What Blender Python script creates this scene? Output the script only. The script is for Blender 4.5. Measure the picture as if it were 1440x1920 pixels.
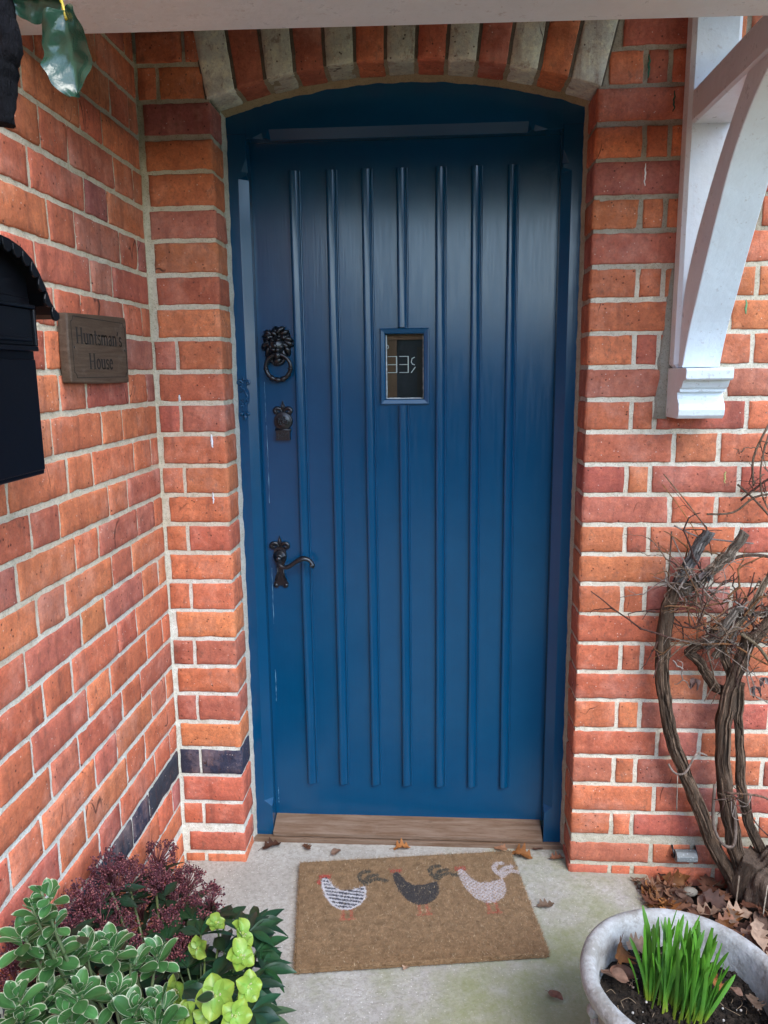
import bpy, math, random
import numpy as np
from mathutils import Vector, Matrix, noise as mn
for o in list(bpy.data.objects): bpy.data.objects.remove(o)
scene = bpy.context.scene
rnd = random.Random(7)
# ---------------------------------------------------------------- camera
cam_d = bpy.data.cameras.new('camera'); cam = bpy.data.objects.new('camera', cam_d)
scene.collection.objects.link(cam); scene.camera = cam
yaw, pitch, roll = .0643, -.1808, -.0109
fwd = Vector((-math.sin(yaw)*math.cos(pitch), math.cos(yaw)*math.cos(pitch), math.sin(pitch)))
rt = Vector((math.cos(yaw), math.sin(yaw), 0)); up = rt.cross(fwd)
r2 = rt*math.cos(roll)+up*math.sin(roll); u2 = -rt*math.sin(roll)+up*math.cos(roll)
Mx = Matrix((r2, u2, -fwd)).transposed().to_4x4(); Mx.translation = Vector((.5358, -1.962, 1.384))
cam.matrix_world = Mx
cam_d.sensor_fit = 'VERTICAL'; cam_d.sensor_height = 24; cam_d.lens = 1438.27/1920*24
cam_d.clip_start = .02; cam_d.clip_end = 500
# ---------------------------------------------------------------- sky and sun
SUN_EL, SUN_AZ = math.radians(48), math.radians(150)      # azimuth: clockwise from +Y (towards the wall)
w = bpy.data.worlds.new('World'); scene.world = w; w.use_nodes = True
wn = w.node_tree.nodes; wl = w.node_tree.links
sky = wn.new('ShaderNodeTexSky'); sky.sky_type = 'NISHITA'; sky.sun_disc = False
sky.sun_elevation = SUN_EL; sky.sun_rotation = SUN_AZ; sky.air_density = 1.0; sky.dust_density = .7; sky.ozone_density = 1.6
bg = wn['Background']; bg.inputs['Strength'].default_value = .15
wl.new(sky.outputs[0], bg.inputs['Color'])
sd = bpy.data.lights.new('sun', 'SUN'); sd.energy = .6; sd.angle = math.radians(28); sd.color = (1, .97, .93)
so = bpy.data.objects.new('sun', sd); scene.collection.objects.link(so)
sdir = Vector((math.sin(SUN_AZ)*math.cos(SUN_EL), math.cos(SUN_AZ)*math.cos(SUN_EL), math.sin(SUN_EL)))
so.rotation_euler = sdir.to_track_quat('Z', 'Y').to_euler(); so.location = (3, -6, 6)
vs = scene.view_settings; vs.view_transform = 'Standard'; vs.look = 'None'; vs.exposure = 2.15; vs.gamma = 1
vs.use_curve_mapping = False
scene.cycles.max_bounces = 10; scene.cycles.diffuse_bounces = 5; scene.cycles.transparent_max_bounces = 12
# ---------------------------------------------------------------- mesh helpers
C = scene.collection
def nz(x, y=0, z=0): return mn.noise(Vector((x, y, z)))
class MB:
    def __init__(s): s.v = []; s.f = []; s.c = []; s.m = []; s.sm = []
    def vert(s, p, c=(1, 1, 1, .5)):
        s.v.append(tuple(p)); s.c.append(tuple(c) if len(c) == 4 else tuple(c)+(.5,)); return len(s.v)-1
    def face(s, idx, m=0, sm=True): s.f.append(tuple(idx)); s.m.append(m); s.sm.append(sm)
    def grid(s, nu, nv, fn, m=0, c=(1, 1, 1, .5), sm=True, flip=False):
        b = len(s.v)
        for j in range(nv):
            for i in range(nu):
                r = fn(i, j)
                if len(r) == 2: s.vert(r[0], r[1])
                else: s.vert(r, c)
        for j in range(nv-1):
            for i in range(nu-1):
                q = (b+j*nu+i, b+j*nu+i+1, b+(j+1)*nu+i+1, b+(j+1)*nu+i)
                s.face(q[::-1] if flip else q, m, sm)
        return b
    def box(s, x0, x1, y0, y1, z0, z1, m=0, c=(1, 1, 1, .5)):
        b = len(s.v)
        for x, y, z in ((x0,y0,z0),(x1,y0,z0),(x1,y1,z0),(x0,y1,z0),(x0,y0,z1),(x1,y0,z1),(x1,y1,z1),(x0,y1,z1)): s.vert((x, y, z), c)
        for q in ((0,3,2,1),(4,5,6,7),(0,1,5,4),(1,2,6,5),(2,3,7,6),(3,0,4,7)): s.face([b+k for k in q], m, False)
    def prism(s, poly, fn, d0, d1, m=0, c=(1, 1, 1, .5), sm=False):
        """poly of 2-D points; fn(p, d) -> 3-D"""
        b = len(s.v); n = len(poly)
        for d in (d0, d1):
            for p in poly: s.vert(fn(p, d), c)
        s.face([b+k for k in range(n)], m, False); s.face([b+n+k for k in range(n)][::-1], m, False)
        for k in range(n): s.face((b+k, b+n+k, b+n+(k+1) % n, b+(k+1) % n), m, sm)
    def tube(s, path, rad, sides=8, m=0, c=(1, 1, 1, .5), bump=0, freq=30, cap=True, flat=1.0, ridge=0):
        path = [Vector(p) for p in path]; n = len(path); b = len(s.v); nprev = None
        if not hasattr(rad, '__len__'): rad = [rad]*n
        for i, p in enumerate(path):
            t = (path[min(i+1, n-1)]-path[max(i-1, 0)])
            t = t.normalized() if t.length > 1e-9 else Vector((0, 0, 1))
            if nprev is None:
                a = Vector((0, -1, 0)) if abs(t.y) < .9 else Vector((1, 0, 0)); nn = (a-t*a.dot(t)).normalized()
            else: nn = (nprev-t*nprev.dot(t)).normalized()
            nprev = nn; bb = t.cross(nn)
            for k in range(sides):
                a = 2*math.pi*k/sides; d = nn*math.cos(a)*flat+bb*math.sin(a); r = rad[i]
                if bump: r *= 1+bump*nz(p.x*freq+d.x*3, p.y*freq+d.y*3, p.z*freq*.5+d.z*3)
                if ridge: r *= 1+ridge*nz(math.cos(a)*2.6+p.z*3, math.sin(a)*2.6, p.z*5)
                s.vert(p+d*r, c)
        for i in range(n-1):
            for k in range(sides):
                s.face((b+i*sides+k, b+i*sides+(k+1) % sides, b+(i+1)*sides+(k+1) % sides, b+(i+1)*sides+k), m)
        if cap:
            s.face([b+k for k in range(sides)][::-1], m, False); s.face([b+(n-1)*sides+k for k in range(sides)], m, False)
    def lathe(s, prof, center, segs=32, m=0, c=(1, 1, 1, .5), axis='z', fn=None):
        b = len(s.v); cx, cy, cz = center; n = len(prof)
        for i in range(segs):
            a = 2*math.pi*i/segs
            for j, (r, h) in enumerate(prof):
                if fn: r, h = fn(r, h, a, j)
                x, y = r*math.cos(a), r*math.sin(a)
                s.vert((cx+x, cy+y, cz+h) if axis == 'z' else (cx+x, cy-h, cz+y), c)
        for i in range(segs):
            for j in range(n-1):
                i2 = (i+1) % segs
                q = (b+i*n+j, b+i2*n+j, b+i2*n+j+1, b+i*n+j+1)
                s.face(q, m)
    def ball(s, p, r, m=0, c=(1, 1, 1, .5), seg=8, rings=5, sc=(1, 1, 1)):
        p = Vector(p)
        def fn(i, j):
            a = 2*math.pi*i/seg; t = math.pi*j/rings
            return p+Vector((math.sin(t)*math.cos(a)*r*sc[0], math.sin(t)*math.sin(a)*r*sc[1], math.cos(t)*r*sc[2]))
        s.grid(seg+1, rings+1, fn, m, c, flip=True)
    def build(s, name, mats, parent=None, bevel=0, seg=2, loc=None):
        me = bpy.data.meshes.new(name); me.from_pydata(s.v, [], s.f)
        for mt in (mats if isinstance(mats, (list, tuple)) else [mats]): me.materials.append(mt)
        me.polygons.foreach_set('material_index', s.m); me.polygons.foreach_set('use_smooth', s.sm)
        at = me.color_attributes.new('Col', 'FLOAT_COLOR', 'POINT'); at.data.foreach_set('color', np.array(s.c, dtype=np.float32).ravel())
        me.update()
        o = bpy.data.objects.new(name, me); C.objects.link(o)
        if parent: o.parent = parent
        if loc: o.location = loc
        if bevel:
            b = o.modifiers.new('bevel', 'BEVEL'); b.width = bevel; b.segments = seg; b.limit_method = 'ANGLE'; b.angle_limit = math.radians(40)
            b.harden_normals = False
            for p in me.polygons: p.use_smooth = False
        return o
def empty(name, loc=(0, 0, 0)):
    o = bpy.data.objects.new(name, None); C.objects.link(o); o.location = loc; o.empty_display_size = .05; return o
def tag(o, label=None, cat=None, group=None, kind=None):
    if label: o['label'] = label
    if cat: o['category'] = cat
    if group: o['group'] = group
    if kind: o['kind'] = kind
    return o
def smooth_path(pts, k=5):
    pts = [Vector(p) for p in pts]; out = []
    for i in range(len(pts)-1):
        p0, p1, p2, p3 = pts[max(i-1, 0)], pts[i], pts[i+1], pts[min(i+2, len(pts)-1)]
        for j in range(k):
            t = j/k
            out.append(.5*((2*p1)+(-p0+p2)*t+(2*p0-5*p1+4*p2-p3)*t*t+(-p0+3*p1-3*p2+p3)*t**3))
    out.append(pts[-1]); return out
def lerp(a, b, t): return a+(b-a)*t
# ---------------------------------------------------------------- material helpers
class MT:
    def __init__(s, name, rough=.6, spec=.5):
        s.m = bpy.data.materials.new(name); s.m.use_nodes = True; s.t = s.m.node_tree; s.n = s.t.nodes; s.l = s.t.links
        s.b = s.n['Principled BSDF']; s.b.inputs['Roughness'].default_value = rough
        s.b.inputs['Specular IOR Level'].default_value = spec
        s.tc = s.n.new('ShaderNodeTexCoord').outputs['Object']
        s.h = None
    def set(s, sock, v):
        if hasattr(v, 'is_linked') or hasattr(v, 'links'): s.l.new(v, sock)
        else: sock.default_value = v
    def attr(s, ch='Color'):
        a = s.n.new('ShaderNodeAttribute'); a.attribute_name = 'Col'; return a.outputs[ch]
    def mapping(s, scale=(1, 1, 1), rot=(0, 0, 0)):
        m = s.n.new('ShaderNodeMapping'); s.l.new(s.tc, m.inputs[0]); m.inputs['Scale'].default_value = scale; m.inputs['Rotation'].default_value = rot
        return m.outputs[0]
    def noise(s, scale, detail=4, rough=.55, vec=None, dist=0):
        t = s.n.new('ShaderNodeTexNoise'); s.l.new(vec or s.tc, t.inputs['Vector'])
        t.inputs['Scale'].default_value = scale; t.inputs['Detail'].default_value = detail; t.inputs['Roughness'].default_value = rough; t.inputs['Distortion'].default_value = dist
        return t.outputs['Fac']
    def voro(s, scale, vec=None, out='Distance', feat='F1', rand=1):
        t = s.n.new('ShaderNodeTexVoronoi'); s.l.new(vec or s.tc, t.inputs['Vector']); t.inputs['Scale'].default_value = scale
        t.feature = feat; t.inputs['Randomness'].default_value = rand; return t.outputs[out]
    def ramp(s, fac, lo, hi, a=0., b=1.):
        t = s.n.new('ShaderNodeMapRange'); s.l.new(fac, t.inputs['Value'])
        for k, v in zip(('From Min', 'From Max', 'To Min', 'To Max'), (lo, hi, a, b)): t.inputs[k].default_value = v
        return t.outputs[0]
    def math(s, op, a, b=0.):
        t = s.n.new('ShaderNodeMath'); t.operation = op; s.set(t.inputs[0], a); s.set(t.inputs[1], b); return t.outputs[0]
    def mix(s, fac, a, b, mode='MIX'):
        t = s.n.new('ShaderNodeMix'); t.data_type = 'RGBA'; t.blend_type = mode
        for k, v in ((0, fac), (6, a), (7, b)):
            if isinstance(v, tuple): v = v if len(v) == 4 else v+(1,)
            s.set(t.inputs[k], v)
        return t.outputs[2]
    def sep(s, i):
        t = s.n.new('ShaderNodeSeparateXYZ'); s.l.new(s.tc, t.inputs[0]); return t.outputs[i]
    def bump(s, h, strength=.3, dist=.001):
        t = s.n.new('ShaderNodeBump'); s.l.new(h, t.inputs['Height']); t.inputs['Strength'].default_value = strength; t.inputs['Distance'].default_value = dist
        if s.h: s.l.new(s.h, t.inputs['Normal'])
        s.h = t.outputs[0]; s.l.new(s.h, s.b.inputs['Normal'])
    def col(s, v):
        if isinstance(v, tuple): s.b.inputs['Base Color'].default_value = v if len(v) == 4 else v+(1,)
        else: s.l.new(v, s.b.inputs['Base Color'])
    def rough(s, v): s.set(s.b.inputs['Roughness'], v)

def mat_brick():
    s = MT('fired_clay_brick', .85, .3); c = s.attr()
    n1 = s.noise(16, 6, .7); n2 = s.noise(62, 5, .75); n3 = s.noise(170, 4, .8)
    c = s.mix(s.ramp(n1, .46, .72, 0, .6), c, s.mix(1., c, (.58, .48, .50), 'MULTIPLY'))
    c = s.mix(s.ramp(s.noise(26, 5, .65), .50, .66, 0, .55), c, s.mix(1., c, (1.35, 1.45, 1.35), 'MULTIPLY'))
    c = s.mix(s.ramp(n2, .46, .66, 0, .8), c, s.mix(1., c, (1.3, 1.25, 1.1), 'MULTIPLY'))
    c = s.mix(s.ramp(n3, .50, .68, 0, .6), c, s.mix(1., c, (.55, .5, .5), 'MULTIPLY'))
    c = s.mix(s.ramp(s.noise(3.4, 5, .7), .50, .68, 0, .55), c, s.mix(1., c, (.66, .62, .60), 'MULTIPLY'))
    c = s.mix(s.ramp(s.noise(46, 5, .8, s.mapping((1, 1, .6))), .56, .66, 0, .55), c, (.17, .085, .06))
    haze = s.noise(6.5, 6, .7)
    c = s.mix(s.ramp(haze, .50, .74, 0, .36), c, (.66, .40, .33))
    # drag marks and vertical scratches, dark pits, pale specks, fine cracks
    dr = s.noise(30, 3, .6, s.mapping((1, 1, .12)))
    c = s.mix(s.ramp(dr, .56, .70, 0, .4), c, (.16, .05, .035))
    pv = s.voro(58); pmask = s.ramp(s.noise(11, 2), .44, .52)
    pit = s.math('MULTIPLY', s.ramp(pv, .09, .15, 1, 0), pmask)
    c = s.mix(s.math('MULTIPLY', pit, .8), c, (.06, .025, .02))
    sp = s.math('MULTIPLY', s.ramp(s.voro(72), .07, .12, 1, 0), s.ramp(s.noise(17, 2), .48, .54))
    c = s.mix(s.math('MULTIPLY', sp, .75), c, (.72, .58, .48))
    cr = s.noise(6, 2, .5, s.mapping((1.6, 1.6, .5)), .2)
    crk = s.math('MULTIPLY', s.ramp(s.math('ABSOLUTE', s.math('SUBTRACT', cr, .5)), .002, .0055, 1, 0), s.ramp(s.noise(7, 1), .62, .66))
    c = s.mix(s.math('MULTIPLY', crk, .8), c, (.05, .02, .015))
    s.col(c)
    s.bump(n1, .45, .007); s.bump(n2, .8, .003); s.bump(n3, .8, .001)
    s.bump(s.math('SUBTRACT', 1., s.math('MAXIMUM', pit, crk)), .7, .0018)
    return s.m
def mat_mortar(name='lime_mortar'):
    s = MT(name, .95, .15); c = s.attr()
    n1 = s.noise(45, 6, .75); n2 = s.noise(150, 4, .8)
    c = s.mix(s.ramp(n1, .44, .66, 0, .55), c, s.mix(1., c, (.72, .67, .58), 'MULTIPLY'))
    c = s.mix(s.ramp(n2, .52, .66, 0, .5), c, s.mix(1., c, (.55, .50, .42), 'MULTIPLY'))
    g = s.voro(190)
    c = s.mix(s.ramp(g, .15, .3, .55, 0), c, s.mix(1., c, (.45, .40, .33), 'MULTIPLY'))
    g2 = s.math('MULTIPLY', s.ramp(s.voro(110), .06, .13, 1, 0), .75)
    c = s.mix(g2, c, (.12, .09, .06))
    c = s.mix(s.ramp(s.noise(5, 5, .75), .50, .66, 0, .55), c, s.mix(1., c, (.70, .65, .56), 'MULTIPLY'))
    s.col(c); s.bump(n1, .6, .004); s.bump(n2, .9, .0016); s.bump(g, .5, .001)
    return s.m
def mat_blue():
    s = MT('blue_gloss_paint', .27, .5)
    v = s.mapping((1, 1, .035)); br = s.noise(420, 3, .6, v); br2 = s.noise(150, 3, .5, s.mapping((1, 1, .06)))
    n = s.noise(16, 4, .6)
    c = s.mix(s.ramp(n, .35, .7), (.0003, .050, .120), (.0005, .055, .130))
    c = s.mix(s.ramp(s.noise(70, 4, .7), .68, .74, 0, .10), c, (.02, .11, .22))
    s.col(c); s.rough(s.ramp(br2, .35, .65, .19, .25))
    s.bump(br2, .3, .0007); s.bump(br, .4, .0003)
    return s.m
def mat_white():
    s = MT('white_gloss_paint', .3, .5)
    n = s.noise(28, 5, .65)
    c = s.mix(s.ramp(n, .3, .8), (.80, .87, .90), (.74, .80, .82))
    d = s.math('MULTIPLY', s.ramp(s.noise(80, 4, .7), .60, .66), s.ramp(s.noise(8, 2), .46, .56))
    c = s.mix(s.math('MULTIPLY', d, .4), c, (.40, .36, .32))
    s.col(c); s.rough(s.ramp(n, .3, .7, .25, .42)); s.bump(s.noise(60, 4, .7), .35, .003); s.bump(s.noise(14, 3), .4, .008); s.bump(s.noise(90, 3, .6, s.mapping((1, 1, .07))), .25, .0015)
    return s.m
def mat_iron(name='black_cast_iron', col=(.006, .007, .009), rough=.3):
    s = MT(name, rough, .6); n = s.noise(160, 4)
    c = s.mix(s.ramp(n, .55, .75), col, tuple(x*2.4+.006 for x in col)); s.col(c)
    s.bump(n, .35, .001); s.bump(s.noise(60, 2), .3, .001); return s.m
def mat_black_gloss():
    s = MT('black_painted_metal', .32, .3); s.col((.006, .008, .016)); s.bump(s.noise(25, 3), .08, .003)
    c = s.mix(s.ramp(s.noise(70, 5, .7), .68, .75, 0, .4), (.003, .0035, .005), (.12, .13, .15)); s.col(c); return s.m
def mat_wood(name, a, b, axis=(1, 12, 40), rough=.7):
    s = MT(name, rough, .3); v = s.mapping(axis); n = s.noise(7, 6, .6, v, .3); n2 = s.noise(40, 4, .6, v)
    c = s.mix(s.ramp(n, .35, .68), a, b); c = s.mix(s.ramp(n2, .55, .72, 0, .5), c, tuple(x*.4 for x in a))
    c = s.mix(s.ramp(s.noise(9, 5, .7), .58, .8, 0, .28), c, (.36, .32, .27))
    s.col(c); s.bump(n, .4, .002); s.bump(n2, .4, .001); return s.m
def mat_attr(name, rough=.6, spec=.4, sc=60, var=.3, bs=.3, bd=.001, trans=0, stretch=(1, 1, 1)):
    s = MT(name, rough, spec); c = s.attr(); v = s.mapping(stretch)
    n = s.noise(sc, 4, .6, v); n2 = s.noise(sc*5, 3, .6, v)
    c = s.mix(s.ramp(n, .38, .7, 0, var), c, s.mix(1., c, (.45, .45, .45), 'MULTIPLY'))
    c = s.mix(s.ramp(n2, .5, .75, 0, var*.8), c, s.mix(1., c, (1.5, 1.45, 1.4), 'MULTIPLY'))
    s.col(c); s.bump(n, bs, bd*2); s.bump(n2, bs, bd)
    if trans:
        s.b.inputs['Subsurface Weight'].default_value = 0
        tr = s.n.new('ShaderNodeBsdfTranslucent'); s.l.new(c, tr.inputs[0]); mx = s.n.new('ShaderNodeMixShader'); mx.inputs[0].default_value = trans
        s.l.new(s.b.outputs[0], mx.inputs[1]); s.l.new(tr.outputs[0], mx.inputs[2]); s.l.new(mx.outputs[0], s.n['Material Output'].inputs[0])
    return s.m
def mat_concrete():
    s = MT('trodden_concrete', .92, .2)
    n = s.noise(5, 7, .75); n2 = s.noise(70, 6, .85); n3 = s.noise(170, 4)
    c = s.mix(s.ramp(n, .35, .7), (.46, .445, .40), (.31, .295, .255))
    c = s.mix(s.ramp(n2, .46, .60, 0, .7), c, (.25, .235, .20))
    c = s.mix(s.ramp(s.voro(105), .09, .17, .75, 0), c, (.70, .67, .61))
    c = s.mix(s.math('MULTIPLY', s.ramp(s.voro(95), .06, .12, 1, 0), s.ramp(s.noise(30, 2), .42, .5)), c, (.13, .11, .09))
    gx = s.math('ADD', s.ramp(s.sep(0), .35, .85, 0, 1), s.ramp(s.sep(1), -.1, -.55, -.55, .35))
    al = s.math('MULTIPLY', s.ramp(s.math('ADD', s.noise(9, 5, .7), s.math('MULTIPLY', gx, .38)), .53, .9, 0, .75), 1.)
    c = s.mix(al, c, (.20, .22, .085))
    s.col(c); s.bump(n2, .5, .003); s.bump(n3, .7, .0012); s.bump(s.voro(130), .4, .0015); return s.m
def mat_soil():
    s = MT('dark_compost', .95, .25); n = s.noise(70, 6, .7); c = s.mix(s.ramp(n, .4, .72), (.010, .008, .006), (.055, .040, .028))
    c = s.mix(s.ramp(s.voro(160), .08, .14, .5, 0), c, (.16, .12, .08)); s.col(c); s.bump(n, .9, .006); s.bump(s.noise(240, 3), .8, .002); return s.m
def mat_stone_pot():
    s = MT('weathered_pot_stone', .8, .3); n = s.noise(11, 6, .7); n2 = s.noise(90, 4)
    c = s.mix(s.ramp(n, .40, .58), (.46, .475, .46), (.27, .265, .235)); c = s.mix(s.ramp(s.noise(30, 7, .8), .52, .66, 0, .6), c, (.17, .15, .12))
    c = s.mix(s.ramp(n2, .6, .75, 0, .4), c, (.62, .62, .6))
    s.col(c); s.bump(n, .4, .006); s.bump(n2, .8, .003); return s.m
def mat_glass():
    s = MT('window_glass', .03, .5); s.n.remove(s.b)
    g = s.n.new('ShaderNodeBsdfGlossy'); g.inputs['Roughness'].default_value = .02; g.inputs[0].default_value = (.9, .9, .9, 1)
    t = s.n.new('ShaderNodeBsdfTransparent'); t.inputs[0].default_value = (.93, .95, .94, 1)
    f = s.n.new('ShaderNodeFresnel'); f.inputs[0].default_value = 1.5; mx = s.n.new('ShaderNodeMixShader')
    s.l.new(f.outputs[0], mx.inputs[0]); s.l.new(t.outputs[0], mx.inputs[1]); s.l.new(g.outputs[0], mx.inputs[2]); s.l.new(mx.outputs[0], s.n['Material Output'].inputs[0])
    return s.m
M_BRICK, M_MORTAR, M_BLUE, M_WHITE, M_IRON = mat_brick(), mat_mortar(), mat_blue(), mat_white(), mat_iron()
M_BLACK, M_CONC, M_SOIL, M_POT, M_GLASS = mat_black_gloss(), mat_concrete(), mat_soil(), mat_stone_pot(), mat_glass()
M_SILL = mat_wood('grey_oak_sill', (.13, .075, .042), (.22, .155, .11), (1.2, 14, 14))
M_SIGN = mat_wood('dark_carved_wood', (.060, .038, .024), (.105, .072, .048), (14, 1.4, 18), .55)
M_INK = MT('engraved_black', .8).m; M_INK.node_tree.nodes['Principled BSDF'].inputs['Base Color'].default_value = (.012, .010, .009, 1)
M_VEG = mat_attr('plant_leaf', .38, .5, 40, .25, .25, .0012, .25)
M_BARK = mat_attr('vine_bark', .9, .2, 90, 1., 1., .005, 0, (1, 1, .14))
M_DRY = mat_attr('dry_leaf', .7, .3, 45, .5, .4, .002, .15)
_t = M_DRY.node_tree; _oi = _t.nodes.new('ShaderNodeObjectInfo'); _mr = _t.nodes.new('ShaderNodeMapRange'); _t.links.new(_oi.outputs['Random'], _mr.inputs[0]); _mr.inputs['To Min'].default_value = .45; _mr.inputs['To Max'].default_value = 1.35
_mx = _t.nodes.new('ShaderNodeVectorMath'); _mx.operation = 'SCALE'; _src = _t.nodes['Principled BSDF'].inputs['Base Color'].links[0].from_socket; _t.links.new(_src, _mx.inputs[0]); _t.links.new(_mr.outputs[0], _mx.inputs['Scale']); _t.links.new(_mx.outputs[0], _t.nodes['Principled BSDF'].inputs['Base Color'])
M_COIR = mat_attr('coir_fibre', .9, .15, 120, .4, .3, .001)
M_BUD = mat_attr('skimmia_bud', .5, .4, 200, .25, .1, .001)
M_OLDP = mat_attr('old_paint', .7, .3, 200, .4, .3, .001)
M_GREY = mat_iron('grey_weathered_metal', (.16, .18, .175), .6)
# ---------------------------------------------------------------- bricks
RED = [(.54,.155,.078), (.55,.17,.086), (.49,.135,.078), (.45,.125,.080), (.52,.150,.075), (.59,.190,.088), (.56,.175,.080), (.45,.140,.088), (.54,.165,.078)]
PUR = [(.42,.150,.11), (.44,.145,.10), (.37,.125,.10)]
GAULT = [(.58,.58,.49), (.52,.53,.44), (.64,.64,.56)]
BLUEB = (.030, .036, .058)
def brick_col():
    c = rnd.choice(PUR) if rnd.random() < .075 else rnd.choice(RED); k = rnd.uniform(.92, 1.16)
    return (c[0]*k, c[1]*k*rnd.uniform(.92, 1.08), c[2]*k, rnd.random())
def brick_face(mb, P00, P10, P11, P01, n, col=None, proud=.0016, wob=.0023, skirt=.014, m=0, r=.0032, edge_r=None, chip=0):
    if rnd.random() < .25 and wob > .002: chip = max(chip, .0042)
    """a worn brick face between four corners, n = outward normal"""
    P00, P10, P11, P01, n = [Vector(p) for p in (P00, P10, P11, P01, n)]
    col = col or brick_col(); sd = rnd.random()*100
    W = (P10-P00).length; H = (P01-P00).length; U = (P10-P00).normalized(); V = (P01-P00).normalized()
    nu = max(4, int(W/.011)); nv = max(4, int(H/.011))
    us = [0, r/W]+[r/W+(1-2*r/W)*k/(nu-2) for k in range(1, nu-2)]+[1-r/W, 1]
    vs_ = [0, r/H]+[r/H+(1-2*r/H)*k/(nv-2) for k in range(1, nv-2)]+[1-r/H, 1]
    us = [us[0]]+us+[us[-1]]; vs_ = [vs_[0]]+vs_+[vs_[-1]]        # outer copies become the skirt
    NU, NV = len(us), len(vs_); t1, t2 = rnd.uniform(-.0009, .0009), rnd.uniform(-.0009, .0009); pr = proud+rnd.uniform(-.0006, .0008)
    def fn(i, j):
        u, v = us[i], vs_[j]; p = (P00*(1-u)+P10*u)*(1-v)+(P01*(1-u)+P11*u)*v
        eu = min(i, NU-1-i); ev = min(j, NV-1-j); e = min(eu, ev)
        a = nz(p.x*38+sd, p.y*38, p.z*38)+.6*nz(p.x*110, p.y*110+sd, p.z*110); b = nz(p.x*38, p.y*38+sd+9, p.z*38)+.6*nz(p.x*110+sd, p.y*110, p.z*110)
        d = pr+t1*(u-.5)*2+t2*(v-.5)*2+.0008*nz(p.x*25, p.y*25, p.z*25+sd)
        if eu <= 2: p = p+U*a*wob*(1 if i < NU/2 else -1)*.9
        if ev <= 2: p = p+V*b*wob*(1 if j < NV/2 else -1)*.9
        if e == 0: d = -skirt
        elif e == 1: d = pr-r*.8
        if chip:
            k = max(0, nz(p.x*22+3, p.y*22, p.z*22+sd)-.05); d -= chip*k*(1 if e > 0 else 0)
        return p+n*d
    mb.grid(NU, NV, fn, m, col)
def mortar_grid(mb, O, U, V, n, w, h, colf, step=.0055, amp=.0016, m=1, base=-.0026):
    O, U, V, n = Vector(O), Vector(U), Vector(V), Vector(n); nu = max(2, int(w/step)+1); nv = max(2, int(h/step)+1)
    def fn(i, j):
        p = O+U*(w*i/(nu-1))+V*(h*j/(nv-1))
        d = base+amp*(nz(p.x*30+5, p.y*30, p.z*30)+.8*nz(p.x*95, p.y*95, p.z*95))
        return p+n*d, colf(p)
    mb.grid(nu, nv, fn, m)
ZK = {-4: 2.515, -3: 2.434, -2: 2.353, -1: 2.272, 0: 2.192, 1: 2.112, 2: 2.031, 3: 1.949, 4: 1.87, 5: 1.787, 6: 1.709, 7: 1.628, 8: 1.55, 9: 1.471, 10: 1.389, 11: 1.31, 12: 1.229, 13: 1.148,
      14: 1.07, 15: .991, 16: .913, 17: .834, 18: .753, 19: .672, 20: .593, 21: .513, 22: .429, 23: .351, 24: .268, 25: .185, 26: .105, 27: .028, 28: -.055}
J = .0058   # half joint
def zr(k):
    a, b = ZK[k+1]+J, ZK[k]-J
    if k == 25: a += .009
    if k == 26: b -= .009
    return a+rnd.uniform(-.001, .001), b+rnd.uniform(-.001, .001)
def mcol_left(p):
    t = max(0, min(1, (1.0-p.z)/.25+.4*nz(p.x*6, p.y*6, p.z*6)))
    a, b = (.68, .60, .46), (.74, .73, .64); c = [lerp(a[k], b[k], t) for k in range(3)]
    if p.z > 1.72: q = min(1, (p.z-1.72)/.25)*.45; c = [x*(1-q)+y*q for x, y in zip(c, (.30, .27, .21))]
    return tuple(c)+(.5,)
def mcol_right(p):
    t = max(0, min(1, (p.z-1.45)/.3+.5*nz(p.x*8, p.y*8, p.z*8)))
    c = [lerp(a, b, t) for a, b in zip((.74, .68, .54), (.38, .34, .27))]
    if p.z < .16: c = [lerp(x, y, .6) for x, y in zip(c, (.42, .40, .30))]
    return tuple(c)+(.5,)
XR, XC, DR = .9192, -.1777, .118      # right arris, left corner, reveal depth
# ---- left wall (a wall of its own)
mb = MB()
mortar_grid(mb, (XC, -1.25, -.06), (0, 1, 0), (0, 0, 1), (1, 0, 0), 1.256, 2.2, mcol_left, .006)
mb.box(XC-.22, XC-.006, -3.0, -.0, -.1, 2.6, 1, (.5, .45, .36, .5))
for k in range(-4, 28):
    z0, z1 = zr(k); y = -.004-(0 if k % 2 else 0); seq = ['S', 'H'] if k % 2 else ['C', 'H', 'S']
    i = 0
    while y > -3.0:
        if k % 2: L = (.222, .112)[i % 2]
        else: L = .058 if i == 0 else (.112, .222)[(i-1) % 2]
        L2 = L+rnd.uniform(-.004, .004); a, b = y-L2+J, y-J*.9
        if k == 23: col = tuple(x*rnd.uniform(.85, 1.15) for x in BLUEB)+(.3,)
        else: col = brick_col()
        brick_face(mb, (XC, a, z0), (XC, b, z0), (XC, b, z1), (XC, a, z1), (1, 0, 0), col)
        y -= L2; i += 1
left_wall = empty('side_wall', (XC, -.6, 0))
def child(o, p):
    o.parent = p; o.matrix_parent_inverse = Matrix.Translation(-p.location); return o
child(mb.build('brickwork', [M_BRICK, M_MORTAR]), left_wall)
tag(left_wall, 'red brick side wall with a row of dark blue bricks running towards the viewer left of the door', 'wall')
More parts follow.
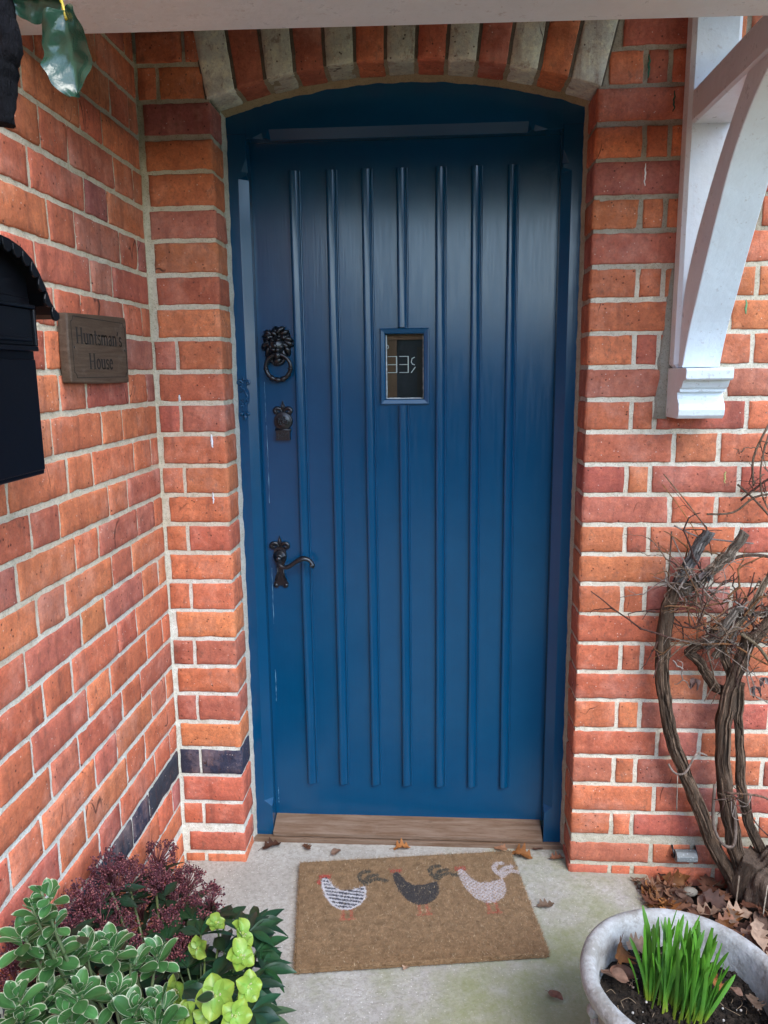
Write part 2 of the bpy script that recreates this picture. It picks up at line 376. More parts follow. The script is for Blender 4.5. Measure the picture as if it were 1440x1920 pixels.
# ---- front wall with the doorway
mb = MB()
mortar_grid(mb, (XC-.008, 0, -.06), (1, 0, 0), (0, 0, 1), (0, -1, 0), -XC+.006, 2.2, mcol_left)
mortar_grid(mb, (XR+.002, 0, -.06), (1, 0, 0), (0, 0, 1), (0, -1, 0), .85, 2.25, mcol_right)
mortar_grid(mb, (-.0002, .002, -.06), (0, 1, 0), (0, 0, 1), (1, 0, 0), .13, 2.09, mcol_left)
mortar_grid(mb, (XR+.0002, .13, -.06), (0, -1, 0), (0, 0, 1), (-1, 0, 0), .128, 2.09, mcol_right)
mb.box(-2.2, -.006, .006, .30, -.1, 2.60, 1, (.4, .36, .3, .5)); mb.box(XR+.006, 3.2, .006, .30, -.1, 2.60, 1, (.4, .36, .3, .5)); mb.box(-.006, XR+.006, .006, .30, 2.25, 2.6, 1, (.4, .36, .3, .5))
for k in range(-4, 28):
    z0, z1 = zr(k); bc = (lambda: tuple(x*rnd.uniform(.85, 1.15) for x in BLUEB)+(.3,)) if k == 23 else brick_col
    chip = .003 if k >= 25 else .0012
    # left pier
    if k >= 2:
        if k >= 9 and k % 2: segs = [(-.112, -.0), (XC+.004, -.120)]
        else: segs = [(XC+.012+rnd.uniform(-.003, .006)*(k > 3), -.0)]
        for q, (a, b) in enumerate(segs):
            c = bc(); a += rnd.uniform(0, .003)
            brick_face(mb, (a, 0, z0), (b, 0, z0), (b, 0, z1), (a, 0, z1), (0, -1, 0), c, chip=chip)
            if q == 0: brick_face(mb, (0, .0005, z0), (0, .100+rnd.uniform(-.004, .004), z0), (0, .100, z1), (0, .0005, z1), (1, 0, 0), c, chip=chip)
    else:
        x = XC+.004
        for L in ((.053, .2) if k % 2 else (.12, .22, .22, .22, .22)):
            xe = x+L-.009
            if k >= 0: xe = min(xe, -.012)
            if xe-x > .02: brick_face(mb, (x, 0, z0), (xe, 0, z0), (xe, 0, z1), (x, 0, z1), (0, -1, 0), brick_col())
            x += L
            if k < 0 and x > .9: break
    # right wall
    x = XR; i = 0
    while x < 3.1:
        if k % 2 == 0: L = (.222, .112)[i % 2]
        else: L = .110 if i == 0 else .058 if i == 1 else (.222, .112)[i % 2]
        L += rnd.uniform(-.003, .003); a = x+(0 if i == 0 else J); b = x+L-J; c = brick_col()
        if k < 2 and i == 0: a = max(a, XR+.025+(.03 if k < 1 else 0))
        brick_face(mb, (a, 0, z0), (b, 0, z0), (b, 0, z1), (a, 0, z1), (0, -1, 0), c, chip=chip)
        if i == 0 and k >= 2: brick_face(mb, (XR, .100+rnd.uniform(-.004, .004), z0), (XR, .0005, z0), (XR, .0005, z1), (XR, .100, z1), (-1, 0, 0), c, chip=chip)
        x += L; i += 1
house = empty('house_wall', (.46, 0, 0)); tag(house, 'red brick house wall around the arched blue front door', 'wall')
child(mb.build('brickwork', [M_BRICK, M_MORTAR]), house)
for n_, (x, z, h, w_, cc) in enumerate([(-.036, 1.212, .034, .006, (.80, .82, .84)), (-.040, 1.062, .030, .004, (.80, .82, .84)), (-.115, 1.322, .018, .006, (.75, .75, .72)), (1.036, 1.835, .050, .0035, (.85, .85, .84)), (1.033, 2.070, .050, .005, (.02, .12, .07)), (1.094, 1.994, .045, .004, (.02, .10, .07)), (1.290, 1.529, .034, .0045, (.15, .34, .16)), (1.268, 1.114, .030, .004, (.50, .46, .16))]):
    mb = MB(); pts = [(x+.003*nz(k*.4, n_, 1), -.0030, z+h*(.5-k/14)) for k in range(15)]; mb.tube(pts, [max(.0006, w_*.5*(.55+.9*math.sin(k/14*3.1)*(.7+.6*nz(k*.5, n_*3, 2)))) for k in range(15)], 6, 0, cc+(.5,), flat=.25)
    child(mb.build('paint_mark', M_OLDP), house)
# ---- arch of alternating bricks
mb = MB(); R = 1.511; AC = (.459, .595); H2 = .225
def arch_pt(t, h):     # t 0..1 across, h above the soffit
    x = lerp(-.006, .926, t); z = AC[1]+math.sqrt(R*R-(x-AC[0])**2); a = math.radians(lerp(-9.5, 13.5, t)); return Vector((x+math.sin(a)*h, 0, z+math.cos(a)*h))
NV_ = 13
for i in range(NV_):
    t0, t1 = i/NV_, (i+1)/NV_; g = .0045/.93; ta, tb = t0+g*.9, t1-g*.9
    if i in (0,): ta = 0
    if i == NV_-1: tb = 1
    c = (rnd.choice(GAULT) if i % 2 == 0 else rnd.choice(RED)); k = rnd.uniform(.9, 1.1); c = tuple(x*k for x in c)+(rnd.random(),)
    brick_face(mb, arch_pt(ta, 0), arch_pt(tb, 0), arch_pt(tb, H2), arch_pt(ta, H2), (0, -1, 0), c, proud=.004, wob=.0011, skirt=.02)
    D = Vector((0, .100, 0)); e = Vector((0, .0005, 0)); p0, p1 = arch_pt(ta, 0), arch_pt(tb, 0); nrm = Vector((p1.z-p0.z, 0, -(p1.x-p0.x))).normalized()
    c2 = tuple(x*1. for x in c[:3])+(c[3],)
    brick_face(mb, p0+D, p1+D, p1+e, p0+e, nrm, c2, proud=.001)
def mfront(i, j):
    p = arch_pt(-.004+1.008*i/180, H2*j/40.); d = .0026*nz(p.x*40, 3, p.z*40); return p+Vector((0, -.0008-d*.6, 0)), ((.15, .125, .10, .5))
mb.grid(181, 41, mfront, 1)
def msoff(i, j):
    p = arch_pt(i/180, 0); d = .0014*nz(p.x*60, j*.4, 2)-.0006; return p+Vector((0, .13*(1-j/16), d+.0012)), (.36, .31, .22, .5)
mb.grid(181, 17, msoff, 1)
child(mb.build('arch', [M_BRICK, M_MORTAR]), house)
# mortar fillet sealing the frame
mb = MB()
def fil(pts, nrm, colr, wdt=.013, sd=0):
    n = len(pts)
    def fn(i, j):
        p, q = Vector(pts[i]), Vector(nrm[i]); k = wdt*(1+.30*nz(i*.13, sd, 7)+.12*nz(i*.41, sd, 3))
        prof = [(.0, -.022), (.25*k, -.016+.002*nz(i*.5, 4, sd)), (.75*k, -.005), (k, .004)][j]
        return p+q*prof[0]+Vector((0, prof[1], 0)), colr
    mb.grid(n, 4, fn, 0)
zs = [i*.006 for i in range(0, 340)]
fil([(-.0008, .115, z) for z in zs][::-1], [(1, 0, 0)]*len(zs), (.50, .48, .42, .5), .010, 1)
fil([(XR+.0008, .115, z) for z in zs], [(-1, 0, 0)]*len(zs), (.42, .36, .27, .5), .010, 2)
ap = [arch_pt(i/170, 0)+Vector((0, .115, .001)) for i in range(171)]
fil(ap, [Vector((-(p.x-AC[0]), 0, -(p.z-AC[1]))).normalized() for p in ap], (.34, .27, .17, .5), .014, 3)
child(mb.build('mortar_fillet', M_MORTAR), house)
# ---------------------------------------------------------------- ground
def gnd(mb, x0, x1, y0, y1, z, step, amp, m=0, edge=None):
    nu, nv = max(2, int((x1-x0)/step)), max(2, int((y1-y0)/step))
    def fn(i, j):
        x, y = x0+(x1-x0)*i/(nu-1), y0+(y1-y0)*j/(nv-1)
        if edge and i == nu-1: x += edge(y)
        return (x, y, z+amp*(nz(x*9, y*9, 1)+.4*nz(x*40, y*40, 2)))
    mb.grid(nu, nv, fn, m)
mb = MB(); gnd(mb, -.19, 1.128, -1.3, .14, 0, .008, .0015); mb.box(-.19, 1.12, -1.3, .14, -.12, -.004)
mb.box(-.19, 1.128, -6, -1.3, -.12, 0)
def edge_strip(i, j):
    y = -1.3+1.3*i/160; w_ = .008*nz(y*14, 3, 1)+.005*nz(y*50, 1, 1); return (1.128+w_*(j > 0)+[0, .004, .008, .010][j], y, [0.0, -.002, -.015, -.09][j])
mb.grid(161, 4, edge_strip, 0)
tag(mb.build('path', M_CONC), kind='structure')
mb = MB(); gnd(mb, 1.12, 2.2, -1.3, .05, -.035, .012, .012); tag(mb.build('soil_bed', M_SOIL), kind='structure')
mt = MT('garden_ground', .95); mt.col(mt.mix(mt.ramp(mt.noise(3, 6), .4, .6), (.045, .075, .02), (.09, .10, .04)))
mb = MB(); mb.box(-150, 150, -150, 150, -.4, -.125); mb.box(-60, -.2, -60, -1.9, -.12, -.05); mb.box(1.14, 60, -60, -1.32, -.12, -.045); mb.box(-.19, 1.128, -60, -6.0, -.12, -.01); mb.box(2.22, 60, -1.32, 0.0, -.12, -.045)
tag(mb.build('ground', mt.m), kind='structure')
mb = MB()
def blocker_hedge(i, j):  # unseen leafy bank added to block low sky and darken the door's reflection
    x = -14+28*i/170; z = [0, .4, .8, 1.2, 1.6, 1.95, 2.1, 2.1, 2.1, 1.9, 1.0, 0][j]; y = [-7.2, -7.15, -7.15, -7.15, -7.2, -7.25, -7.45, -7.8, -8.2, -8.3, -8.3, -8.3][j]
    return (x+.12*nz(x*3, z*3, 1), y+.16*nz(x*2, z*2, 5)+.08*nz(x*7, z*7, 2), z*(1+.06*nz(x*.8, 1, 1)+.03*nz(x*5, 2, 2))-.1)
mb.grid(171, 12, blocker_hedge, 0, (.035, .06, .02, .5)); o = mb.build('blocker_hedge', mat_attr('blocker_hedge_leaves', .8, .2, 12, .9, .8, .05)); tag(o, 'unseen dark green hedge across the garden opposite the door', 'blocker_hedge')
# ---------------------------------------------------------------- door frame
FY = .115
frame = empty('door_frame', (.46, FY, 0)); tag(frame, 'blue painted wooden frame with chamfered edges filling the brick arch around the door', 'door frame')
ST = [(.014, 0), (.108, 0), (.125, 1), (1.878, 1), (1.884, .0), (1.893, 0), (1.895, .62), (1.928, 0), (1.985, 0)]
def jamb(mir):
    mb = MB(); prof = lambda c: [(-.02, FY), (.057-.023*c, FY), (.057, FY+.021*c), (.057, .21), (-.02, .21)]
    b = 0
    for z, c in ST:
        for x, y in prof(max(c, .03)):
            mb.vert((XR-x if mir else x, y, z))
    n = 5
    for k in range(len(ST)-1):
        for q in range(n):
            f = (k*n+q, k*n+(q+1) % n, (k+1)*n+(q+1) % n, (k+1)*n+q); mb.face(f[::-1] if mir else f, 0, False)
    mb.face(range(n) if mir else range(n-1, -1, -1), 0, False)
    return mb
for mir in (0, 1): child(jamb(mir).build('jamb', M_BLUE, bevel=.0012), frame)
mb = MB(); SX = [(.058, 0), (.075, 0), (.101, .62), (.102, 0), (.110, 0), (.117, 1), (.775, 1), (.782, .0), (.788, 0), (.79, .62), (.822, 0), (.861, 0)]
for x, c in SX:
    c = max(c, .03)
    for y, z in [(FY, 2.2), (FY, 1.975+.020*c), (FY+.024*c, 1.975), (.21, 1.975), (.21, 2.2)]: mb.vert((x, y, z))
for k in range(len(SX)-1):
    for q in range(5): mb.face((k*5+q, (k+1)*5+q, (k+1)*5+(q+1) % 5, k*5+(q+1) % 5), 0, False)
mb.box(-.03, .0575, FY+.0006, .21, 1.986, 2.2); mb.box(.8615, .95, FY+.0006, .21, 1.986, 2.2)
child(mb.build('arched_head', M_BLUE), frame)
# ornate painted-over keep on the left jamb
mb = MB(); cx, cz = .026, 1.322
def fleur(mb, cx, y, cz, s, m=0, t=.004):
    """three-lobed finial pointing up"""
    pts = [(0, 1.0), (.16, .55), (.20, .25), (.1, 0), (-.1, 0), (-.20, .25), (-.16, .55)]
    mb.prism([(cx+a*s, cz+b*s) for a, b in pts], lambda p, d: (p[0], y-d, p[1]), -.001, t, m)
    mb.tube([(cx, y-t, cz+.05*s), (cx, y-t*1.3, cz+.5*s), (cx, y-t, cz+.9*s)], [.05*s, .09*s, .02*s], 6, m)
    for sg in (-1, 1):
        path = [(cx+sg*.08*s, y-t*.6, cz), (cx+sg*.25*s, y-t*.8, cz+.28*s), (cx+sg*.5*s, y-t, cz+.36*s), (cx+sg*.70*s, y-t, cz+.22*s), (cx+sg*.68*s, y-t, cz+.02*s), (cx+sg*.55*s, y-t, cz-.02*s), (cx+sg*.48*s, y-t, cz+.12*s)]
        mb.tube(smooth_path(path, 4), [.12*s]*4+[.17*s]*12+[.15*s]*9, 8, m, flat=.8)
fleur(mb, cx, FY, cz+.034, .022); 
mb2 = [(0, -.042), (.008, -.034), (.006, -.026), (.013, -.016), (.014, .0), (.013, .016), (.006, .026), (.008, .034), (0, .042), (-.008, .034), (-.006, .026), (-.013, .016), (-.014, 0), (-.013, -.016), (-.006, -.026), (-.008, -.034)]
mb.prism([(cx+a, cz+b) for a, b in mb2], lambda p, d: (p[0], FY-d, p[1]), -.001, .0035)
for a in range(14):
    q = a*.45; mb.ball((cx+.009*math.cos(q*2.1), FY-.004, cz+.026*math.sin(q)), .003, seg=6, rings=4)
mb.tube([(cx-.010, FY-.004, cz+.012), (cx+.002, FY-.006, cz+.018), (cx+.010, FY-.004, cz), (cx, FY-.006, cz-.016), (cx-.009, FY-.004, cz-.008)], .0025, 6)
for sg in (-1, 1): mb.ball((cx+sg*.009, FY-.003, cz-.046), .006)
mb.ball((cx, FY-.003, cz-.056), .0055, sc=(1, .7, 1.5))
child(mb.build('ornate_keep', M_BLUE), frame)
# ---------------------------------------------------------------- door
DY = .165
door = empty('front_door', (.46, DY, .05)); tag(door, 'blue ribbed wooden front door with small glazed window and black iron furniture', 'door')
WX0, WX1, WZ0, WZ1 = .408, .511, 1.310, 1.484
mb = MB()
xs = [.0575, WX0, WX1, .8617]; zs_ = [.052, WZ0, WZ1, 1.9745]
for i in range(3):
    for j in range(3):
        if (i, j) == (1, 1): continue
        nx, nzv = max(2, int((xs[i+1]-xs[i])/.02)), max(2, int((zs_[j+1]-zs_[j])/.03))
        mb.grid(nx, nzv, lambda a, b: (lerp(xs[i], xs[i+1], a/(nx-1)), DY+.0006*nz(lerp(xs[i], xs[i+1], a/(nx-1))*7, 0, lerp(zs_[j], zs_[j+1], b/(nzv-1))*4), lerp(zs_[j], zs_[j+1], b/(nzv-1))), 0)
for q in (((WX0,WZ0),(WX1,WZ0)), ((WX1,WZ0),(WX1,WZ1)), ((WX1,WZ1),(WX0,WZ1)), ((WX0,WZ1),(WX0,WZ0))):
    (a, b), (c_, d_) = q; k = [mb.vert(p) for p in ((a, DY, b), (c_, DY, d_), (c_, .206, d_), (a, .206, b))]; mb.face(k, 0, False)
mb.box(.0575, WX0-.001, .172, .206, .052, 1.974); mb.box(WX1+.001, .8617, .172, .206, .052, 1.974)
mb.box(WX0-.001, WX1+.001, .172, .206, .052, WZ0-.001); mb.box(WX0-.001, WX1+.001, .172, .206, WZ1+.001, 1.974)
child(mb.build('door_leaf', M_BLUE), door)
mb = MB()
for z0, z1, x in ((1.25, 1.36, .0715), (1.02, 1.24, .073), (.66, .83, .072), (.42, .52, .071), (.09, .14, .067)):
    pts = [(x+.0012*nz(k*.4, z0*9, 1), DY-.0002, lerp(z0, z1, k/24)) for k in range(25)]; mb.tube(pts, [max(.0001, .0007*(.5+nz(k*.35, z0*20, 3)*1.5)) for k in range(25)], 4)
mt = MT('chipped_paint', .5); mt.col((.16, .34, .46)); child(mb.build('chipped_edge', mt.m), door)
PROF = [(0, .0005), (.0006, .0070), (.0030, .0098), (.0075, .0106), (.0125, .0095), (.0175, .0072), (.0222, .0048), (.0236, .0018), (.0248, .0016), (.0262, .0036), (.0280, .0042), (.0298, .0034), (.0310, .0)]
def rib(x0, x1, z0, z1):
    mb = MB(); nzv = 30; dx = x1-x0
    def fn(i, j):
        t = j/(nzv-1); z = lerp(z1, z0, t); xx, h = PROF[i]; x = lerp(x0, x1, (z1s-z)/(z1s-z0s)) + xx + .0005*nz(x0*9, 1, z*6)
        e = min(j, nzv-1-j); h = h*1.18+.0002*nz(z*12, xx*30, x0)
        return (x, DY-h, z)
    z1s, z0s = 1.905, .16
    b = mb.grid(len(PROF), nzv, fn, 0)
    for row in (0, nzv-1):
        k = [mb.vert(mb.v[b+row*len(PROF)+q]) for q in range(len(PROF))]; e = [mb.vert((mb.v[q][0], DY+.002, mb.v[q][2])) for q in k]
        for q in range(len(k)-1):
            f = (k[q], e[q], e[q+1], k[q+1]); mb.face(f if row else f[::-1], 0, False)
    return mb
RX = [(.157,.159), (.255,.256), (.348,.353), (.440,.446), (.542,.545), (.635,.640), (.729,.735)]
for n, (a, b) in enumerate(RX):
    if n == 3:
        child(rib(a, b, 1.5015, 1.905).build('cover_strip', M_BLUE), door); child(rib(a, b, .16, 1.293).build('cover_strip', M_BLUE), door)
    else: child(rib(a, b, .16, 1.905).build('cover_strip', M_BLUE), door)
# window
mb = MB(); ox0, ox1, oz0, oz1 = .392, .527, 1.294, 1.500
loop = lambda d: [(ox0+d, oz0+d), (ox1-d, oz0+d), (ox1-d, oz1-d), (ox0+d, oz1-d)]
st = [(0, .0), (.0015, .0085), (.004, .010), (.0135, .0085), (.0155, .006), (.0162, -.008), (.0162, -.02)]
for d, h in st:
    for x, z in loop(d): mb.vert((x, DY-h, z))
for k in range(len(st)-1):
    for q in range(4): mb.face((k*4+q, k*4+(q+1) % 4, (k+1)*4+(q+1) % 4, (k+1)*4+q), 0, False)
win = child(mb.build('window', M_BLUE), door)
def wchild(o): o.parent = win; return o
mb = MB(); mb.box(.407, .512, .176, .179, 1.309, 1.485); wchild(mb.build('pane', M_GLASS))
mb = MB()   # pale putty line round the glass
def putty(p, q, n, r):
    pts = [Vector(p).lerp(Vector(q), i/n) for i in range(n+1)]; mb.tube(pts, [r*(1+.7*nz(i*.9, p[0]*9, 2)) for i in range(n+1)], 5)
putty((.4098, .174, 1.311), (.4098, .174, 1.482), 30, .0013); putty((.4098, .174, 1.3115), (.510, .174, 1.3115), 24, .0016); putty((.5098, .174, 1.311), (.5098, .174, 1.482), 30, .0008)
M_PUT = MT('old_putty', .8).m; M_PUT.node_tree.nodes['Principled BSDF'].inputs['Base Color'].default_value = (.62, .62, .58, 1)
wchild(mb.build('putty', M_PUT))
mb = MB(); mb.box(.40, .52, .197, .205, 1.30, 1.49, 0, (.012, .012, .018, .5)); mb.box(.40, .4370, .1925, .1968, 1.30, 1.49, 0, (.15, .075, .035, .5)); mb.box(.40, .52, .185, .192, 1.470, 1.49, 0, (.20, .10, .05, .5))  # dark and brown reflection in the pane, built as coloured boards behind it
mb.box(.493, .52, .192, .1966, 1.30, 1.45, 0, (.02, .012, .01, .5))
M_REFL = mat_attr('reflection_paint', .6, .3, 30, .3); wchild(mb.build('backing', M_REFL))
mb = MB()
def stroke2(mb, pts, w_, fn, h0=0, h1=.0006, m=0, c=(1, 1, 1, .5)):
    for (a, b) in zip(pts[:-1], pts[1:]):
        a, b = Vector(a).to_2d() if len(a) > 2 else Vector(a), Vector(b); d = b-a
        if d.length < 1e-7: continue
        n_ = Vector((-d.y, d.x)).normalized()*w_/2; e = d.normalized()*w_*.25
        mb.prism([a-n_-e, b-n_+e, b+n_+e, a+n_-e], fn, h0, h1, m, c)
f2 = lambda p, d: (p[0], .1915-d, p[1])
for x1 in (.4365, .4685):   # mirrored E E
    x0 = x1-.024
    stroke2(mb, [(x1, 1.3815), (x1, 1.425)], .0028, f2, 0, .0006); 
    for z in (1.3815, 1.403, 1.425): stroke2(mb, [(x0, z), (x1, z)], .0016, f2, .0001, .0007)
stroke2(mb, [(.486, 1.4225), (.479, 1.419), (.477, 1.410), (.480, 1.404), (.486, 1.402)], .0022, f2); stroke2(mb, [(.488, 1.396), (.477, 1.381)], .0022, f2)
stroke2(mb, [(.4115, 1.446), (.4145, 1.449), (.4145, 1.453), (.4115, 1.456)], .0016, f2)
M_LET = MT('reflected_letter_paint', .6).m; M_LET.node_tree.nodes['Principled BSDF'].inputs['Base Color'].default_value = (.80, .80, .74, 1)  # reversed letters of the reflection, modelled as pale strokes behind the glass
wchild(mb.build('reflected_lettering', M_LET))
# lion knocker
mb = MB(); cx, cz = .1125, 1.462
def relief(i, j):
    a = 2*math.pi*i/72; t = j/16; lob = 1+.07*math.cos(a*11)+.05*nz(math.cos(a)*3, math.sin(a)*3, 5)
    rx, rz = .040*lob, .047*lob
    r = t; h = .016*math.sqrt(max(0, 1-t**3))
    h += .0035*math.cos(a*11+t*9)*(t > .45)*math.sin(min(1, (t-.45)/.5)*math.pi) if t > .45 else 0
    return (cx+rx*r*math.cos(a), DY-h+(.002 if j == 16 else 0), cz+rz*r*math.sin(a))
mb.grid(73, 17, relief, 0)
r_ = random.Random(3)
for ring, (n, rr, L) in enumerate(((11, .028, .019), (7, .021, .013))):   # mane locks
    for k in range(n):
        a = math.pi*(-.24+1.48*k/(n-1))+r_.gauss(0, .09); ca, sa = math.cos(a), math.sin(a); tw = r_.uniform(.2, .6)*(1 if ca > 0 else -1)
        p0 = Vector((cx+ca*rr*.7, DY-.016-.004*ring, cz+.004+sa*rr*.85)); p2 = Vector((cx+math.cos(a-tw)*(rr+L*.8), DY-.006-.004*ring, cz+math.sin(a-tw)*(rr+L)*1.08))
        p1 = (p0+p2)/2+Vector((ca*.003, -.004, sa*.003))
        mb.tube(smooth_path([p0, p1, p2], 4), [x_*r_.uniform(.95, 1.3) for x_ in (.0035, .0045, .0052, .0058, .006, .0056, .0048, .0034, .0015)], 7)
mb.ball((cx, DY-.021, cz-.005), .0225, sc=(1, .85, 1.15), seg=18, rings=12)
for sg in (-1, 1):
    mb.ball((cx+sg*.0085, DY-.034, cz+.004), .0042, seg=8, rings=6, sc=(1, .7, .8))               # eyes
    mb.tube([(cx+sg*.003, DY-.037, cz+.006), (cx+sg*.009, DY-.039, cz+.0105), (cx+sg*.0155, DY-.033, cz+.009)], [.002, .003, .0018], 6)   # brows
    mb.ball((cx+sg*.0058, DY-.037, cz-.0165), .0072, seg=10, rings=7, sc=(1, .9, .8))            # muzzle pads
    mb.ball((cx+sg*.021, DY-.026, cz+.016), .006, seg=8, rings=6, sc=(.8, .6, 1))                   # ears
    mb.ball((cx+sg*.014, DY-.030, cz-.009), .007, seg=8, rings=6)
mb.tube([(cx, DY-.036, cz+.009), (cx, DY-.041, cz-.002), (cx, DY-.044, cz-.0115)], [.003, .0038, .0055], 8)
mb.ball((cx, DY-.034, cz-.028), .0055, seg=8, rings=6, sc=(1.6, 1, .8))
for k in range(9):
    a = math.pi*(1.15+.7*k/8); mb.ball((cx+.021*math.cos(a), DY-.012, cz-.030+.024*math.sin(a)), .0055, seg=8, rings=6)
mb.ball((cx, DY-.014, cz-.044), .012, seg=10, rings=7, sc=(1.2, .8, .9))
kn = child(mb.build('lion_knocker', M_IRON), door)
mb = MB(); path = []; rr = []
for k in range(61):
    a = math.pi/2+2*math.pi*k/60; path.append((cx+.004+.034*math.cos(a), DY-.030+.008*(1-math.sin(a))*.4, cz-.0625+.034*math.sin(a))); low = max(0, -math.sin(a)); rr.append(.0052+.0014*low+.0011*low*math.sin(k*1.35))
mb.tube(path, rr, 10)
for a in (-.15, math.pi+.15):
    mb.ball((cx+.004+.034*math.cos(a), DY-.027, cz-.0625+.034*math.sin(a)), .0078, seg=10, rings=6, sc=(1, 1, .5))
mb.ball((cx+.004, DY-.034, cz-.031), .0095, seg=10, rings=7, sc=(1, .8, 1.1))
mb.build('ring', M_IRON, kn)
# escutcheon with drop cover
mb = MB(); cx, cz = .121, 1.252
fleur(mb, cx, DY, cz+.024, .032, 0, .005)
mb.lathe([(0, .012), (.012, .012), (.018, .0105), (.0215, .008), (.0235, .009), (.0255, .007), (.0262, 0)], (cx, DY, cz), 28, axis='y')
for k in range(26):
    a = r_.uniform(0, 6.28); q = .014*math.sqrt(r_.random()); mb.ball((cx+q*math.cos(a), DY-.0125, cz+q*math.sin(a)), .0030, seg=6, rings=4)
mb.tube([(cx-.022, DY-.008, cz-.024), (cx+.022, DY-.008, cz-.024)], .004, 8)
mb.box(cx-.019, cx+.019, DY-.016, DY, cz-.052, cz-.025)
for k in range(30): mb.ball((cx+r_.uniform(-.016, .016), DY-.016, cz-.038+r_.uniform(-.011, .010)), .0022, seg=6, rings=4)
child(mb.build('latch_escutcheon', M_IRON), door)
# lever handle
mb = MB(); cx = .0985
fleur(mb, cx, DY, .892, .034, 0, .005)
outl = [(.010, .892), (.016, .886), (.019, .872), (.017, .855), (.010, .840), (.008, .825), (.011, .812), (.014, .797), (.021, .786), (.019, .774), (.010, .772), (.004, .780)]
poly = [(cx+a, z) for a, z in outl]+[(cx-a, z) for a, z in outl[::-1]]
mb.prism(poly, lambda p, d: (p[0], DY-d, p[1]), -.001, .006)
for sg in (-1, 1):
    mb.ball((cx+sg*.0145, DY-.006, .780), .0065, seg=8, rings=6, sc=(1, .6, 1))
    mb.tube([(cx+sg*.008, DY-.006, .838), (cx+sg*.0085, DY-.007, .815), (cx+sg*.015, DY-.007, .795)], .0028, 6)
mb.lathe([(.019, 0), (.019, .010), (.017, .014), (.014, .0145), (.0135, .018), (.011, .0185), (.0105, .023), (.007, .025), (0, .0255)], (cx, DY, .866), 28, axis='y')
lv = child(mb.build('door_handle', M_IRON), door)
mb = MB(); mb.prism([(cx-.0022, .803), (cx+.0022, .803), (cx+.003, .820), (cx-.003, .820)], lambda p, d: (p[0], DY-d, p[1]), .0055, .0066)
mb.build('keyhole', M_INK, lv)
mb = MB(); hp = smooth_path([(cx, DY-.022, .862), (cx+.004, DY-.036, .850), (cx+.018, DY-.040, .842), (cx+.034, DY-.041, .846), (cx+.055, DY-.041, .861), (cx+.074, DY-.040, .868), (cx+.090, DY-.040, .863), (cx+.099, DY-.040, .850), (cx+.096, DY-.040, .843)], 5)
mb.tube(hp, [lerp(.0065, .0062, i/len(hp)) if i < 20 else .0078-.002*math.cos(i*.2)**2 for i in range(len(hp))], 10, flat=.62)
mb.ball((cx, DY-.026, .863), .0095, seg=12, rings=8)
mb.build('lever', M_IRON, lv)
# sill
sill = empty('door_sill', (.46, .1, 0)); tag(sill, 'weathered grey brown timber sill under the blue door', 'sill')
mb = MB(); mb.prism([(.104, .016), (.104, .030), (.111, .033), (.20, .068), (.20, .016)], lambda p, d: (d, p[0], p[1]), .0585, .8585)
child(mb.build('tread_board', M_SILL, bevel=.002), sill)
mb = MB(); mb.box(-.002, .922, .098, .20, -.004, .0142); child(mb.build('base_board', M_SILL, bevel=.0015), sill)
# dark hall behind so nothing shows through
mb = MB(); mb.box(-.2, 1.2, 2.0, 2.05, -.1, 2.5); mt = MT('hall_plaster', .9); mt.col((.3, .28, .25)); tag(mb.build('hall_back_wall', mt.m), kind='structure')
# ---------------------------------------------------------------- porch
beam = MB(); yb0, yb1 = -.700, -.576
for x, dz in ((XC+.001, 0), (1.9, -.024)):
    for y, z in ((yb0, 1.951), (yb1, 1.951), (yb1, 2.10), (yb0, 2.10)): beam.vert((x, y, z+dz))
for q in ((0,1,5,4),(1,2,6,5),(2,3,7,6),(3,0,4,7),(3,2,1,0),(4,5,6,7)): beam.face(q, 0, False)
o = beam.build('porch_beam', M_WHITE, bevel=.004); tag(o, 'white painted timber beam crossing above the doorway', 'beam')
br = empty('porch_bracket', (1.17, -.03, 1.27)); tag(br, 'white painted timber bracket with curved brace fixed to the brick wall right of the door', 'bracket')
mb = MB(); mb.box(1.113, 1.222, -.055, -.003, 1.3855, 2.35); child(mb.build('wall_post', M_WHITE, bevel=.009, seg=1), br)
mb = MB(); mb.box(1.1195, 1.2150, -.575, -.054, 1.928, 2.003); child(mb.build('arm', M_WHITE, bevel=.006, seg=1), br)
front = smooth_path([(-.083, 1.3865, 0), (-.117, 1.469, 0), (-.159, 1.54, 0), (-.205, 1.621, 0), (-.258, 1.705, 0), (-.312, 1.785, 0), (-.386, 1.855, 0), (-.47, 1.905, 0), (-.545, 1.927, 0)], 4)
back = smooth_path([(-.054, 1.3865, 0), (-.057, 1.48, 0), (-.070, 1.564, 0), (-.119, 1.656, 0), (-.201, 1.762, 0), (-.278, 1.845, 0), (-.366, 1.927, 0)], 4)
mb = MB(); mb.prism([(p.x, p.y) for p in front]+[(p.x, p.y) for p in back[::-1]], lambda p, d: (d, p[0], p[1]), 1.122, 1.208, sm=False)
child(mb.build('curved_brace', M_WHITE, bevel=.010, seg=1), br)
mb = MB(); cp = [(-.003, 1.267), (-.094, 1.267), (-.103, 1.275), (-.106, 1.288), (-.102, 1.302), (-.090, 1.314), (-.086, 1.328), (-.104, 1.330), (-.104, 1.337), (-.116, 1.341), (-.124, 1.352), (-.126, 1.357), (-.140, 1.357), (-.145, 1.361), (-.146, 1.380), (-.141, 1.385), (-.003, 1.385)]
mb.prism(cp, lambda p, d: (d, p[0], p[1]), 1.113, 1.219); child(mb.build('corbel', M_WHITE, bevel=.0012), br)
roof = empty('porch_roof', (.7, -.4, 2.2)); tag(roof, 'boarded porch canopy over the doorway above the white beam', 'roof')
mb = MB()
